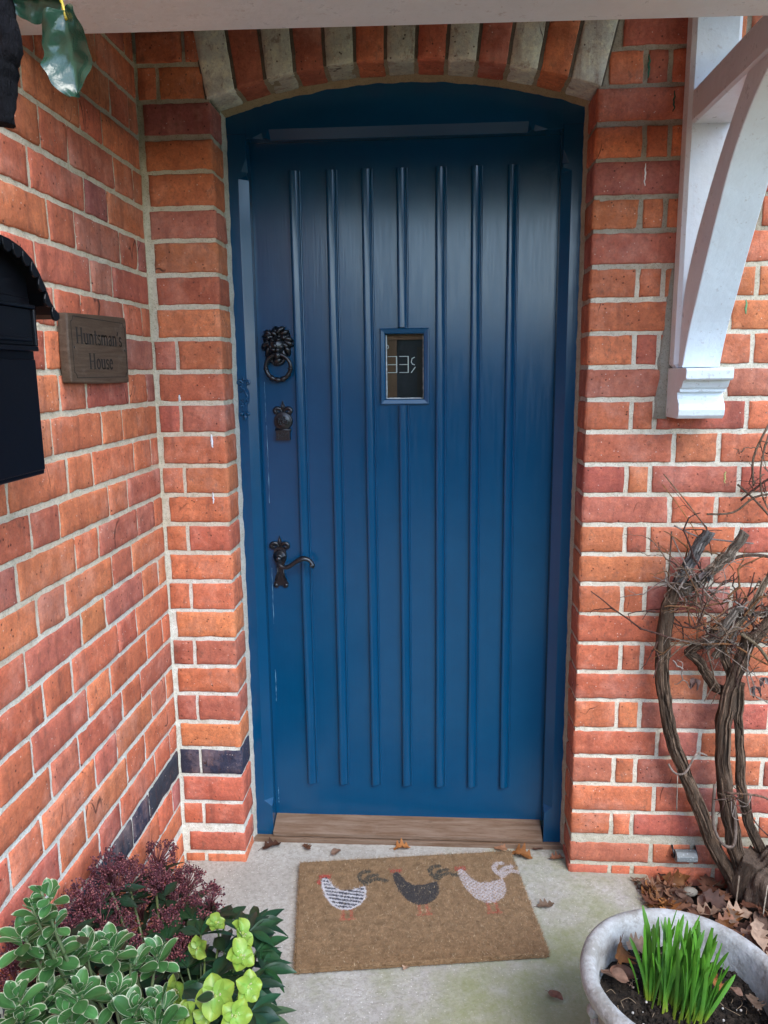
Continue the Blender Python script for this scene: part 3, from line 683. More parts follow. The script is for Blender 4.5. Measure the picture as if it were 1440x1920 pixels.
for k in range(12):
    y0, y1 = -.88+k*.0725, -.88+(k+1)*.0725-.003; zf = lambda y: 2.125+(y+.86)*.30
    mb.prism([(y0, zf(y0)), (y1, zf(y1)), (y1, zf(y1)+.02), (y0, zf(y0)+.02)], lambda p, d: (d, p[0], p[1]), XC+.003, 1.45)
child(mb.build('boarding', mat_wood('dark_stained_boards', (.05, .032, .02), (.09, .06, .04), (2, 20, 20))), roof)
mb = MB(); mb.prism([(-.90, 2.143), (-.01, 2.41), (-.01, 2.44), (-.90, 2.17)], lambda p, d: (d, p[0], p[1]), XC+.003, 1.47)
mt = MT('roof_slate', .6); mt.col((.06, .065, .07)); child(mb.build('slates', mt.m), roof)
# mortar daub behind the bracket
mb = MB()
def daub(i, j):
    t = i/40; z = lerp(1.262, 1.62, t); wv = .026*(1-t)**.7*(1+.4*nz(t*9, 1, 1))+.006; return (1.114-wv*(1-j/8)+.002, -.0035-.004*math.sin(j/8*1.57)-.001*nz(t*30, j, 1)+(.006 if j == 0 else 0), z)
mb.grid(41, 9, daub, 0, (.33, .31, .25, .5)); o = child(mb.build('bracket_mortar', M_MORTAR), house)
# ---------------------------------------------------------------- letterbox
box = empty('letterbox', (XC, -.94, 1.23)); tag(box, 'black metal letterbox with scalloped roof edge beside the wooden name plaque', 'letterbox')
mb = MB(); mb.box(XC+.003, -.072, -1.08, -.800, 1.232, 1.50); child(mb.build('body', M_BLACK, bevel=.003), box)
mb = MB(); mb.box(-.0718, -.0665, -1.072, -.808, 1.240, 1.408)
child(mb.build('front_door_panel', M_BLACK, bevel=.002), box)
mb = MB(); mb.box(-.0718, -.0655, -1.060, -.812, 1.428, 1.482); mb.box(-.0656, -.062, -1.05, -.822, 1.434, 1.440)
for a in ((-1.066, -.806, 1.482, 1.488), (-1.066, -.806, 1.420, 1.4275), (-1.066, -1.0605, 1.4277, 1.4818), (-.8115, -.806, 1.4277, 1.4818)): mb.box(-.0718, -.061, *a)
child(mb.build('slot_flap', M_BLACK, bevel=.0015), box)
arc = [(-.750, 1.475), (-.762, 1.481), (-.776, 1.493), (-.786, 1.511), (-.802, 1.531), (-.822, 1.549), (-.848, 1.561), (-.880, 1.568), (-.94, 1.572)]
full = arc+[(-1.88-y, z) for y, z in arc[:-1][::-1]]
mb = MB(); top = [(y, z+.004) for y, z in full]; mb.prism(top+[(y, z-.004) for y, z in full[::-1]], lambda p, d: (d, p[0], p[1]), XC+.002, -.052)
mb.prism([(y, z-.004) for y, z in full if -1.08 < y < -.80]+[(-1.08, 1.499), (-.80, 1.499)], lambda p, d: (d, p[0], p[1]), XC+.01, -.074)
child(mb.build('roof', M_BLACK), box)
mb = MB(); sp = smooth_path([(y, z, 0) for y, z in full], 6); acc = [0]
for a, b in zip(sp[:-1], sp[1:]): acc.append(acc[-1]+(b-a).length)
ns = 17
for k in range(ns):
    s0, s1 = acc[-1]*k/ns, acc[-1]*(k+1)/ns; pts = []
    def at(s):
        i = next(q for q in range(1, len(acc)) if acc[q] >= s-1e-9); t = (s-acc[i-1])/(acc[i]-acc[i-1]); return sp[i-1].lerp(sp[i], t)
    a, b = at(s0+.001), at(s1-.001); d = (b-a); nrm = Vector((-d.y, d.x, 0)).normalized(); nrm = nrm if nrm.y < 0 else -nrm
    poly = [a, b]+[b.lerp(a, .5)+d*.5*math.cos(t*math.pi/6)+nrm*.016*math.sin(t*math.pi/6) for t in range(1, 6)]
    mb.prism([(p.x, p.y) for p in poly], lambda p, dd: (dd, p[0], p[1]), -.0545, -.0505)
child(mb.build('scalloped_trim', M_BLACK, bevel=.0008), box)
# ---------------------------------------------------------------- plaque
pl = empty('house_name_plaque', (XC, -.367, 1.436)); tag(pl, "dark carved wooden plaque reading Huntsman's House on the left brick wall", 'sign')
PX0, PX = XC+.003, -.154
mb = MB(); o_ = [(-.510, 1.369), (-.513, 1.43), (-.508, 1.501), (-.36, 1.506), (-.228, 1.5095), (-.223, 1.50), (-.226, 1.43), (-.228, 1.366), (-.36, 1.3655)]
mb.prism(o_, lambda p, d: (d, p[0], p[1]), PX0, PX); child(mb.build('board', M_SIGN, bevel=.004, seg=3), pl)
mb = MB(); fs = lambda p, d: (PX+d, p[0], p[1])
ins = .0075; bx0, bx1, bz0, bz1 = -.497, -.236, 1.379, 1.496; q = .010
cor = []
for (cx_, cz_, a0) in ((bx0, bz0, 90), (bx1, bz0, 180), (bx1, bz1, 270), (bx0, bz1, 0)):
    cc = [(cx_+q*math.cos(math.radians(a0-t*22.5)), cz_+q*math.sin(math.radians(a0-t*22.5))) for t in range(5)]; cor += cc
stroke2(mb, cor+[cor[0]], .0014, fs, -.0002, .0004)
def text(mb, s, x, z, cap, sx):
    W_ = .135; T = .030
    def S(pts, w_=W_): stroke2(mb, [(x+a*sx, z+b*cap) for a, b in pts], w_*cap*sx/cap if False else w_*sx, fs, -.0002, .0005+rnd.random()*.0001)
    def V(a, b0, b1): mb.prism([(x+(a-W_/2)*sx, z+b0*cap), (x+(a+W_/2)*sx, z+b0*cap), (x+(a+W_/2)*sx, z+b1*cap), (x+(a-W_/2)*sx, z+b1*cap)], fs, -.0002, .0005+rnd.random()*.0001)
    def SF(a, b, h=.13): mb.prism([(x+(a-h)*sx, z+b*cap-.0004), (x+(a+h)*sx, z+b*cap-.0004), (x+(a+h)*sx, z+b*cap+.0006), (x+(a-h)*sx, z+b*cap+.0006)], fs, -.0002, .0006+rnd.random()*.0001)
    def A(cx_, cy_, rx, ry, a0, a1, w_=.07): S([(cx_+rx*math.cos(math.radians(lerp(a0, a1, t/12))), cy_+ry*math.sin(math.radians(lerp(a0, a1, t/12)))) for t in range(13)], w_)
    for ch in s:
        if ch == 'H':
            V(.15, 0, 1); V(.65, 0, 1); S([(.15, .5), (.65, .5)], .04)
            for a in (.15, .65): SF(a, .0); SF(a, .985)
            adv = .86
        elif ch == 'u': V(.12, .12, .66); V(.46, 0, .66); SF(.07, .645, .08); SF(.41, .645, .08); SF(.52, .01, .07); A(.29, .16, .16, .15, 180, 330); adv = .62
        elif ch in 'nm':
            V(.12, 0, .62); SF(.07, .645, .07); SF(.12, .01, .11); A(.28, .44, .17, .2, 150, 10); V(.46, 0, .46); SF(.46, .01, .11); adv = .64
            if ch == 'm': A(.62, .44, .17, .2, 150, 10); V(.80, 0, .46); SF(.80, .01, .11); adv = .98
        elif ch == 't': V(.16, .10, .90); S([(.0, .62), (.36, .62)], .07); A(.24, .12, .10, .12, 180, 320, .05); adv = .38
        elif ch == 's': A(.22, .48, .13, .15, 30, 240); A(.22, .17, .14, .16, 90, -150); adv = .45
        elif ch == 'a': A(.20, .47, .14, .17, 160, 10, .06); V(.35, .08, .50); A(.20, .19, .14, .17, 75, 330, .07); SF(.42, .02, .06); adv = .52
        elif ch == 'o': A(.28, .33, .20, .31, 0, 360, .085); adv = .60
        elif ch == 'e': A(.25, .33, .18, .31, 5, 315, .085); S([(.08, .37), (.43, .37)], .04); adv = .52
        elif ch == "'": S([(.12, .98), (.12, .88), (.06, .74)], .08); adv = .24
        x += adv*sx
    return x
text(mb, "Huntsman's", -.4800, 1.445, .0310, .0388)
text(mb, "House", -.4290, 1.396, .0310, .0385)
child(mb.build('engraved_lettering', M_INK), pl)
for y_ in (-.489, -.242): mb = MB(); mb.ball((PX, y_, 1.437), .0025, 0, sc=(.4, 1, 1)); child(mb.build('screw', M_IRON), pl)
# ---------------------------------------------------------------- door mat
mc, ma = Vector((.488, -.173, 0)), math.radians(7.8); MW, MD = .606, .400
def mloc(u, v): x, y = (u-.5)*MW, (.5-v)*MD; return mc.x+x*math.cos(ma)-y*math.sin(ma), mc.y+x*math.sin(ma)+y*math.cos(ma)
BODY = [(.03,0),(.12,-.02),(.2,.1),(.28,.28),(.45,.42),(.7,.42),(1.0,.33),(1.02,.5),(.99,.7),(.87,.88),(.65,1.0),(.45,1.0),(.25,.86),(.1,.6),(.02,.3),(0,.1)]
def inpoly(x, y, P):
    r = False; j = len(P)-1
    for i in range(len(P)):
        if (P[i][1] > y) != (P[j][1] > y) and x < (P[j][0]-P[i][0])*(y-P[i][1])/(P[j][1]-P[i][1])+P[i][0]: r = not r
        j = i
    return r
def segd(x, y, a, b):
    dx, dy = b[0]-a[0], b[1]-a[1]; t = max(0, min(1, ((x-a[0])*dx+(y-a[1])*dy)/(dx*dx+dy*dy))); return math.hypot(x-a[0]-t*dx, y-a[1]-t*dy)
TAIL = [[(1.0,.26),(.90,.12),(.88,-.02),(.98,-.12),(1.12,-.13)], [(1.03,.24),(1.04,.10),(1.14,.02),(1.30,.0)], [(1.05,.26),(1.14,.17),(1.28,.12),(1.50,.20)]]
HENS = [(.10, .19, .33, 0), (.425, .175, .34, 1), (.722, .185, .35, 2)]
TAN = (.27, .175, .095)
def matcol(u, v):
    n = nz(u*30, v*22, 1); base = tuple(c*(1+.28*n+.18*nz(u*90, v*60, 4)) for c in TAN); base = tuple(lerp(c, d, max(0, min(.6, (v-.75)*1.2))) for c, d in zip(base, (.20, .11, .045)))
    for u0, v0, h, kind in HENS:
        x, y = (u-u0)/.195, (v-v0)/h
        if not (-.15 < x < 1.7 and -.3 < y < 1.4): continue
        x += .012*nz(u*160, v*120, 2); y += .018*nz(u*160, v*120, 5)
        if inpoly(x, y, BODY):
            if kind == 1: return (.06, .056, .055) if nz(u*240, v*200, 9) > -.4 else (.14, .11, .08)
            if kind == 0:
                edge = not inpoly(x-.05, y, BODY) or not inpoly(x, y+.05, BODY) or not inpoly(x+.04, y, BODY)
                return (.62, .62, .64) if edge and y > .1 or math.sin((y-.25*x)*62) > .1 else (.05, .055, .07)
            return (.52, .48, .47) if math.sin(x*58)*math.sin(y*70)+.8*nz(u*200, v*160, 6) > -.25 else (.36, .25, .17)
        for T in TAIL:
            for a, b in zip(T[:-1], T[1:]):
                if segd(x, y, a, b) < .052: return ((.52, .47, .45) if kind == 2 else (.075, .07, .055)) if nz(u*240, v*200, 9) > -.28 else base
        if -.10 < y < .02 and -.05 < x < .22 and nz(u*260, v*200, 3) > -.2-(0 if kind == 0 else -.15): return (.42, .06, .05)
        if kind == 0 and segd(x, y, (-.06, .08), (-.05, .16)) < .035: return (.42, .06, .05)
        for lx in (.48, .66):
            if (segd(x, y, (lx, 1.0), (lx, 1.25)) < .035 or segd(x, y, (lx-.06, 1.27), (lx+.06, 1.27)) < .03) and nz(u*300, v*300, 8) > -.2: return tuple(lerp(a, b, .65) for a, b in zip(base, (.46, .10, .07)))
    return base
dm = empty('door_mat', (mc.x, mc.y, 0)); tag(dm, 'brown coir doormat printed with three hens on the concrete in front of the door', 'doormat')
mb = MB(); NU, NVv = 300, 200
def mf(i, j):
    u, v = i/(NU-1), j/(NVv-1); x, y = mloc(u, v); e = min(i, j, NU-1-i, NVv-1-j)
    c = matcol(u, v); return (x, y, .004 if e == 0 else .0155+.0012*nz(x*160, y*160, 1)), (c[0]*.8, c[1]*.8, c[2]*.8, .5)
mb.grid(NU, NVv, mf, 0, flip=True); child(mb.build('backing', M_COIR), dm)
rs = np.random.RandomState(5); NF = 52000; verts = np.zeros((NF*3, 3), np.float32); cols = np.ones((NF*3, 4), np.float32)
for k in range(NF):
    u, v = rs.rand(), rs.rand()
    if k < 6000:
        e = k % 4; t = rs.rand(); u, v = ((t, 0), (t, 1), (0, t), (1, t))[e]
    x, y = mloc(u, v); c = matcol(min(1, max(0, u+rs.normal(0, .0028))), min(1, max(0, v+rs.normal(0, .0038)))); g = .5+1.0*rs.rand()
    if rs.rand() < .07: c = (.50, .40, .26)
    a = rs.rand()*6.28; L = .004+.006*rs.rand(); dx, dy = math.cos(a)*L, math.sin(a)*L; wx, wy = -math.sin(a)*.00045, math.cos(a)*.00045; z0 = .0142 if k >= 6000 else .002+.012*rs.rand()
    verts[k*3] = (x-wx, y-wy, z0); verts[k*3+1] = (x+wx, y+wy, z0); verts[k*3+2] = (x+dx, y+dy, z0+.0015+.005*rs.rand()); cols[k*3:k*3+3, :3] = np.array(c)*g
me = bpy.data.meshes.new('coir_pile'); me.vertices.add(NF*3); me.vertices.foreach_set('co', verts.ravel()); me.loops.add(NF*3); me.loops.foreach_set('vertex_index', np.arange(NF*3, dtype=np.int32))
me.polygons.add(NF); me.polygons.foreach_set('loop_start', np.arange(0, NF*3, 3, dtype=np.int32)); me.polygons.foreach_set('loop_total', np.full(NF, 3, np.int32)); me.update(calc_edges=True)
at_ = me.color_attributes.new('Col', 'FLOAT_COLOR', 'POINT'); at_.data.foreach_set('color', cols.ravel()); me.materials.append(M_COIR)
o = bpy.data.objects.new('coir_pile', me); C.objects.link(o); child(o, dm)
# ---------------------------------------------------------------- leaves (shared)
def frame_of(d, roll_=0, upv=Vector((0, 0, 1))):
    d = d.normalized(); s_ = d.cross(upv); s_ = s_.normalized() if s_.length > 1e-4 else Vector((1, 0, 0)); n_ = s_.cross(d)
    return d, s_*math.cos(roll_)+n_*math.sin(roll_), n_*math.cos(roll_)-s_*math.sin(roll_)
def leaf(mb, base, d, L, Wd, col, margin=None, curl=.15, cup=.15, roll_=0, nu=7, nv=5, shape='oval', m=0, wav=0):
    d, s_, n_ = frame_of(Vector(d), roll_); base = Vector(base); sd = rnd.random()*50
    def fn(i, j):
        t = i/(nu-1); q = (j/(nv-1))*2-1
        if shape == 'oval': w_ = math.sin(math.pi*min(1, .06+t*.94)**.8)**.75
        elif shape == 'obov': w_ = math.sin(math.pi*min(1, .05+t*.95)**1.35)**.7
        elif shape == 'lance': w_ = math.sin(math.pi*min(1, .04+t*.96)**1.1)**1.1
        else: w_ = 1-t
        if i == nu-1: w_ = .03
        x = q*w_*Wd/2; p = base+d*(t*L)+s_*x+n_*(-curl*L*t*t+cup*Wd*q*q*w_+wav*Wd*math.sin(t*9+sd+q)*abs(q))
        k = .9+.2*nz(p.x*60, p.y*60, p.z*60); c = col
        if margin and (abs(q) > .87 or i == nu-1): c = margin
        mid = 1.18 if abs(q) < .1 else 1
        return p, (c[0]*k*mid, c[1]*k*mid, c[2]*k*mid, .5)
    mb.grid(nu, nv, fn, m)
# ---------------------------------------------------------------- pot with daffodils
PC = Vector((1.003, -.687, -.02)); HP = .30
pot = empty('stone_planter', tuple(PC)); tag(pot, 'round pale grey stone planter with rolled rim at the front right of the path', 'planter')
mb = MB()
PR = [(0, 0), (.098, 0), (.108, .006), (.112, .020), (.104, .030), (.112, .045), (.134, .10), (.150, .16), (.158, .215), (.160, .245), (.166, .256), (.178, .262), (.186, .272), (.1885, .284), (.186, .294), (.179, .300), (.170, .3005), (.163, .297), (.158, .288), (.155, .27), (.150, .235), (.146, .20)]
def potf(r, h, a, j):
    if 6 <= j <= 9:
        r += .004*abs(math.sin(a*5))*(1 if j in (7, 8) else .4)+.003*nz(math.cos(a)*8, math.sin(a)*8, h*40)
    return r+.0012*nz(math.cos(a)*5, math.sin(a)*5, h*20), h
mb.lathe(PR, tuple(PC), 96, fn=potf); child(mb.build('pot_body', M_POT), pot)
mb = MB()
for k in range(8):       # swags and bosses on the side
    a0 = 2*math.pi*k/8
    pts = []
    for t in range(9):
        a = a0+2*math.pi/8*t/8; h = .215-.055*math.sin(math.pi*t/8); r = .162-.004*math.sin(math.pi*t/8)*2.2; pts.append((PC.x+r*math.cos(a), PC.y+r*math.sin(a), PC.z+h))
    mb.tube(pts, [.006+.006*math.sin(math.pi*t/8) for t in range(9)], 8, bump=.3, freq=90)
    mb.ball((PC.x+.163*math.cos(a0), PC.y+.163*math.sin(a0), PC.z+.215), .014, seg=10, rings=7)
    mb.tube([(PC.x+r*math.cos(a0), PC.y+r*math.sin(a0), PC.z+h) for r, h in ((.162, .205), (.152, .15), (.140, .10), (.132, .075))], [.010, .012, .009, .004], 8, bump=.3, freq=80)
child(mb.build('relief_swags', M_POT), pot)
mb = MB(); ZS = PC.z+.232
def soil(i, j):
    a = 2*math.pi*i/64; r = .150*j/20; x, y = PC.x+r*math.cos(a), PC.y+r*math.sin(a); return (x, y, ZS+.010*nz(x*22, y*22, 1)+.006*nz(x*60, y*60, 2)+.004*nz(x*140, y*140, 4))
mb.grid(65, 21, soil, 0)
for k in range(900):
    a = rnd.random()*6.28; r = .148*math.sqrt(rnd.random()); x, y = PC.x+r*math.cos(a), PC.y+r*math.sin(a); z = ZS+.010*nz(x*22, y*22, 1)+.006*nz(x*60, y*60, 2)
    mb.ball((x, y, z+.001), rnd.uniform(.0015, .0055), seg=5, rings=3, sc=(1, rnd.uniform(.6, 1.2), .8))
child(mb.build('compost', M_SOIL), pot)
mb = MB()
for k in range(60):
    a = rnd.random()*6.28; r = .14*math.sqrt(rnd.random()); x, y = PC.x+r*math.cos(a), PC.y+r*math.sin(a); mb.ball((x, y, ZS+.009), rnd.uniform(.001, .0026), 0, (.5, .47, .42, .5), 6, 4)
for k in range(50):
    a = rnd.random()*6.28; r = .13*math.sqrt(rnd.random()); x, y = PC.x+r*math.cos(a), PC.y+r*math.sin(a); b = rnd.random()*6.28; L = rnd.uniform(.01, .03)
    mb.tube(smooth_path([(x, y, ZS+.008), (x+L*.5*math.cos(b), y+L*.5*math.sin(b), ZS+.013), (x+L*math.cos(b+.4), y+L*math.sin(b+.4), ZS+.008)], 3), .0005, 4, 0, (.30, .22, .14, .5))
tag(child(mb.build('grit_and_roots', M_DRY), pot), kind='stuff')
daf = empty('daffodil_shoots', (1.0, -.67, ZS)); tag(daf, 'clump of bright green daffodil shoots growing in the stone planter', 'plant')
mb = MB()
for k in range(120):
    t = rnd.random(); a = rnd.random()*6.28; rr_ = .040*math.sqrt(rnd.random()); bx = lerp(.938, 1.032, t)+.5*rr_*math.cos(a)*.5; by = -.700+.035*math.sin(t*5+1)*.5+rr_*math.sin(a)*.9+.012
    L = rnd.uniform(.085, .168)*(1 if .05 < t < .85 else .85); lean = Vector((rnd.gauss(.13, .10)+.25*(t-.35), rnd.gauss(.05, .10), 1)).normalized()
    w_ = rnd.uniform(.0048, .0080); g = rnd.uniform(.6, 1.3); rl = rnd.uniform(-1.4, 1.4); d, s_, n_ = frame_of(lean, rl, Vector((0, 1, 0))); bend = rnd.uniform(-.1, .30); side = rnd.uniform(-.10, .14)
    def fn(i, j):
        tt = i/11; q = j-1; ww = w_*(.75+.35*math.sin(tt*2.2))*(1 if tt < .85 else max(.15, math.sqrt(max(0, 1-((tt-.85)/.155)**2))))
        p = Vector((bx, by, ZS-.004))+d*(L*tt)+s_*(q*ww/2+side*L*tt*tt)+n_*(bend*L*tt*tt+.0011*(q*q))
        c = (lerp(.34, .085, min(1, tt*3.2))*g, lerp(.44, .25, min(1, tt*3))*g, lerp(.04, .018, tt)*g, .5); return p, c
    mb.grid(12, 3, fn, 0)
child(mb.build('leaf_blades', M_VEG), daf)
# ---------------------------------------------------------------- oak leaves
def oak(seed, curl):
    r = random.Random(seed); out = []; n = 30
    def wdt(t): return (.30*math.sin(math.pi*t**.85)**.8)*(1+.42*math.cos(t*math.pi*7.5))+.012
    return wdt
def dry_leaf(name, seed, col, size=.055, curl=.35, oakish=True):
    r = random.Random(seed); mb = MB(); nu, nv = 26, 7; a1, a2, ph = r.uniform(-.3, .3), r.uniform(-.25, .5), r.uniform(0, 6)
    def fn(i, j):
        t = i/(nu-1); q = (j/(nv-1))*2-1; w_ = .30*max(0, math.sin(math.pi*min(1, .03+t*.97)**.9))**.7
        if oakish: w_ *= 1+.36*math.cos(t*math.pi*7.5+(.5 if q > 0 else 0)); 
        w_ += .006
        x = q*w_; z = curl*(.9*x*x*3+a2*(t-.5)**2)+.035*math.sin(t*8+ph)*abs(q)+.03*nz(t*5+seed, q*2, 3)+.25*a1*x*(t-.4)
        vein = .8 if abs(q) < .05 else 1; k = vein*(1+.3*nz(t*6+seed, q*4, 1))
        return (size*(t-.5), size*x, size*(z+.07)), (col[0]*k, col[1]*k, col[2]*k, .5)
    mb.grid(nu, nv, fn, 0); mb.tube([(-size*.75, 0, size*.05), (-size*.6, size*.02, size*.08), (-size*.5, 0, size*.07)], [.0006, .0006, .0007], 5, 0, tuple(c*.6 for c in col)+(.5,))
    return mb.build(name, M_DRY)
LC = [(.20, .09, .05), (.26, .13, .07), (.14, .055, .03), (.32, .19, .13), (.30, .12, .035), (.10, .05, .035), (.36, .24, .16), (.17, .085, .055)]
protos = [dry_leaf('fallen_leaf', 11+k, LC[k % len(LC)], .060, .3+.12*(k % 5), k % 4 != 3) for k in range(12)]
used = set()
def put_leaf(i, loc, rz, sc, rx=0, ry=0, label=None, group=None):
    p = protos[i % len(protos)]
    if i % len(protos) in used: o = p.copy(); C.objects.link(o)
    else: o = p; used.add(i % len(protos))
    o.location = loc; o.rotation_euler = (rx, ry, rz); o.scale = (sc, sc, sc); tag(o, label, 'leaf', group); return o
for (x, y, i, rz, sc, lab) in [(.062, .070, 2, .5, .95, 'curled brown leaf on the concrete below the left end of the sill'), (.165, .072, 0, 2.2, .6, 'small brown leaf under the sill above the left corner of the mat'),
        (.255, .050, 3, .9, .6, 'pale pinkish leaf by the top left edge of the doormat'), (.447, .080, 4, .1, .85, 'flat orange brown leaf between the sill and the middle of the mat'),
        (.735, .090, 1, 2.7, .7, 'crumpled mauve leaf against the sill by the right corner of the mat'), (.795, .062, 4, -.4, 1.05, 'glossy orange brown leaf on the concrete beside the top right corner of the mat'),
        (.893, .050, 8, .2, .7, 'tan leaf lying at the foot of the right door jamb'), (.845, .093, 7, .1, .5, 'tiny dark leaf by the right end of the sill'),
        (.833, -.150, 6, .1, .75, 'pale brown oak leaf alone on the concrete right of the mat'), (.812, -.448, 7, -.7, .62, 'small brown leaf on the bare concrete between mat and planter')]:
    put_leaf(i, (x, y, .003), rz, sc, rnd.uniform(-.1, .1), rnd.uniform(-.1, .1), lab)
o = put_leaf(6, (.475, -.378, .004), 1.0, .4, 0, 0, 'tiny pale curled leaf at the bottom edge of the doormat')
for (x, y, z, i, rz, sc, rx, lab) in [(.905, -.600, .250, 4, 1.2, 1.15, .9, 'upright rust orange oak leaf inside the left of the stone planter'), (.884, -.650, .232, 3, 2.3, 1.0, .2, 'pale pink leaf on compost at the left rim of the planter'),
        (.945, -.575, .245, 6, .4, .9, .6, 'folded beige leaf at the back left inside the planter'), (.905, -.632, .225, 7, .1, .9, .2, 'dull purple brown leaf lying low in the planter'),
        (1.075, -.655, .232, 4, -.9, .6, .2, 'small orange leaf beside the right of the daffodil shoots'), (1.100, -.672, .232, 3, 2.0, .6, .3, 'small pink brown leaf right of the daffodils in the planter'), (1.125, -.700, .235, 6, 1.5, .75, .2, 'pale leaf at the right edge of the planter compost')]:
    put_leaf(i, (x, y, z), rz, sc, rx, .2, lab)
for k in range(240):
    x = rnd.uniform(1.14, 1.55); y = rnd.uniform(-.50, -.02)
    if rnd.random() < .25: x = rnd.uniform(1.10, 1.2); y = rnd.uniform(-.16, -.03)
    put_leaf(rnd.randrange(12), (x, y, -.026+rnd.uniform(0, .034)), rnd.uniform(0, 6.28), rnd.uniform(.6, 1.25), rnd.gauss(0, .35), rnd.gauss(0, .35), 'brown dead leaf in the litter heaped on the soil bed below the vine', 'dead leaves covering the soil bed')
for n_, (x, y, s_, lab) in enumerate([(1.225, -.075, .016, 'small round cream pebble among the leaves beside the wall foot'), (1.130, -.045, .008, 'white chip of stone at the broken corner of the concrete'), (1.095, -.12, .006, 'tiny white stone on the concrete edge near the planter')]):
    mb = MB(); mb.ball((0, 0, 0), s_, 0, (.50, .45, .36, .5), 14, 9, (1.3, .9, .7)); o = mb.build('pebble', M_DRY, loc=(x, y, .004)); tag(o, lab, 'stone')
# ---------------------------------------------------------------- vine
vine = empty('grape_vine', (1.40, -.06, -.03)); tag(vine, 'bare woody grape vine with shaggy grey brown trunks climbing the wall on the right', 'vine')
def bark(pts, r0, r1, k=7, c=(.12, .08, .052)):
    mb = MB(); P = smooth_path(pts, k); n = len(P)
    P = [p+Vector((.004*nz(i*.35, 1, 1), .003*nz(i*.35, 2, 7), 0)) for i, p in enumerate(P)]
    mb.tube(P, [lerp(r0, r1, i/(n-1))*(1+.16*nz(i*.3, r0*900, 2)) for i in range(n)], 22, 0, c+(.5,), bump=.16, freq=70, ridge=.6)
    for q in range(int(n*1.5)):        # peeling strips of bark
        i = rnd.randrange(0, max(1, n-9)); a = rnd.uniform(2.2, 6.6); L = rnd.randint(4, 9); pts_ = []
        for s in range(L):
            p = P[min(n-1, i+s)]; t = (P[min(n-1, i+s+1)]-P[max(0, i+s-1)]).normalized(); sx = t.cross(Vector((0, 1, 0))).normalized(); ny = Vector((0, -1, 0)); rr_ = lerp(r0, r1, min(1, (i+s)/(n-1)))*(1.02+.10*(s/L)**2)
            pts_.append(p+sx*rr_*math.cos(a)+ny*rr_*abs(math.sin(a)))
        g = rnd.uniform(.35, 2.6); mb.tube(pts_, [.0008]+[rnd.uniform(.0014, .0026)]*(L-2)+[.0007], 5, 0, tuple(x*g for x in c)+(.5,))
    return child(mb.build('trunk', M_BARK), vine)
YV = -.052
VA = [[1.383, -.06, -.047], [1.342, -.062, .032], [1.287, -.058, .125], [1.238, YV, .248], [1.198, YV, .339], [1.162, YV, .428], [1.141, YV, .517], [1.126, YV, .619], [1.126, YV, .719], [1.136, YV, .804], [1.158, YV, .866]]
VB = [[1.381, -.07, .024], [1.336, -.07, .133], [1.311, -.065, .256], [1.289, -.065, .377], [1.286, -.065, .495], [1.297, -.065, .589], [1.317, -.065, .661], [1.336, -.065, .725]]
VC = [[1.417, -.05, .107], [1.376, -.05, .191], [1.351, -.045, .291], [1.337, -.045, .412], [1.328, -.045, .501], [1.327, -.05, .589]]
bark(VA, .0165, .0135); bark(VB, .0185, .0145); bark(VC, .0120, .0085)
bark([[1.151, -.052, .852], [1.172, -.06, .901], [1.192, -.065, .949], [1.214, -.07, .989]], .014, .0125, c=(.17, .155, .14))
bark([[1.158, -.06, .829], [1.195, -.07, .864], [1.237, -.078, .908], [1.267, -.085, .946], [1.293, -.09, .992]], .012, .0115, c=(.19, .15, .11))
bark([[1.313, -.05, .559], [1.268, -.045, .573], [1.239, -.04, .613], [1.22, -.045, .645], [1.191, -.05, .671], [1.22, -.06, .695], [1.266, -.06, .703]], .010, .009)
bark([[1.299, -.06, .6], [1.282, -.055, .65], [1.256, -.06, .699], [1.245, -.065, .735], [1.304, -.06, .77], [1.375, -.06, .778]], .009, .005)
bark([[1.337, -.07, .711], [1.373, -.07, .753], [1.422, -.06, .782], [1.5, -.05, .80]], .013, .010)
bark([[1.22, -.07, .69], [1.25, -.07, .72], [1.285, -.075, .78], [1.30, -.08, .80]], .009, .008, c=(.17, .14, .11))
bark([[1.25, -.06, .66], [1.30, -.06, .74], [1.345, -.07, .83], [1.372, -.07, .90]], .007, .006, c=(.20, .15, .10))
# root burl
mb = MB(); bc_ = Vector((1.445, -.085, .035))
def burl(i, j):
    a = 2*math.pi*i/64; t = math.pi*j/40; d = Vector((math.sin(t)*math.cos(a), math.sin(t)*math.sin(a), math.cos(t)))
    r = .092*(1+.22*nz(d.x*2, d.y*2, d.z*2)+.10*nz(d.x*6, d.y*6, d.z*6)+.05*math.sin(math.acos(max(-1, min(1, d.dot(Vector((.1, -.95, .2)).normalized()))))*26))
    return bc_+Vector((d.x*r, d.y*r*.75, d.z*r*1.15))
mb.grid(65, 41, burl, 0, (.15, .105, .075, .5), flip=True)
mb.tube(smooth_path([(1.37, -.06, .0), (1.375, -.07, .06), (1.39, -.08, .11)], 5), [.04]*11, 16, 0, (.14, .10, .07, .5), bump=.3, freq=40, ridge=.3)
mb.tube(smooth_path([(1.45, -.07, .05), (1.46, -.075, .12), (1.445, -.08, .155)], 5), [.035, .035, .033, .032, .03, .03, .028, .026, .024, .022, .02], 14, 0, (.22, .12, .07, .5), bump=.4, freq=50)
child(mb.build('root_burl', M_BARK), vine)
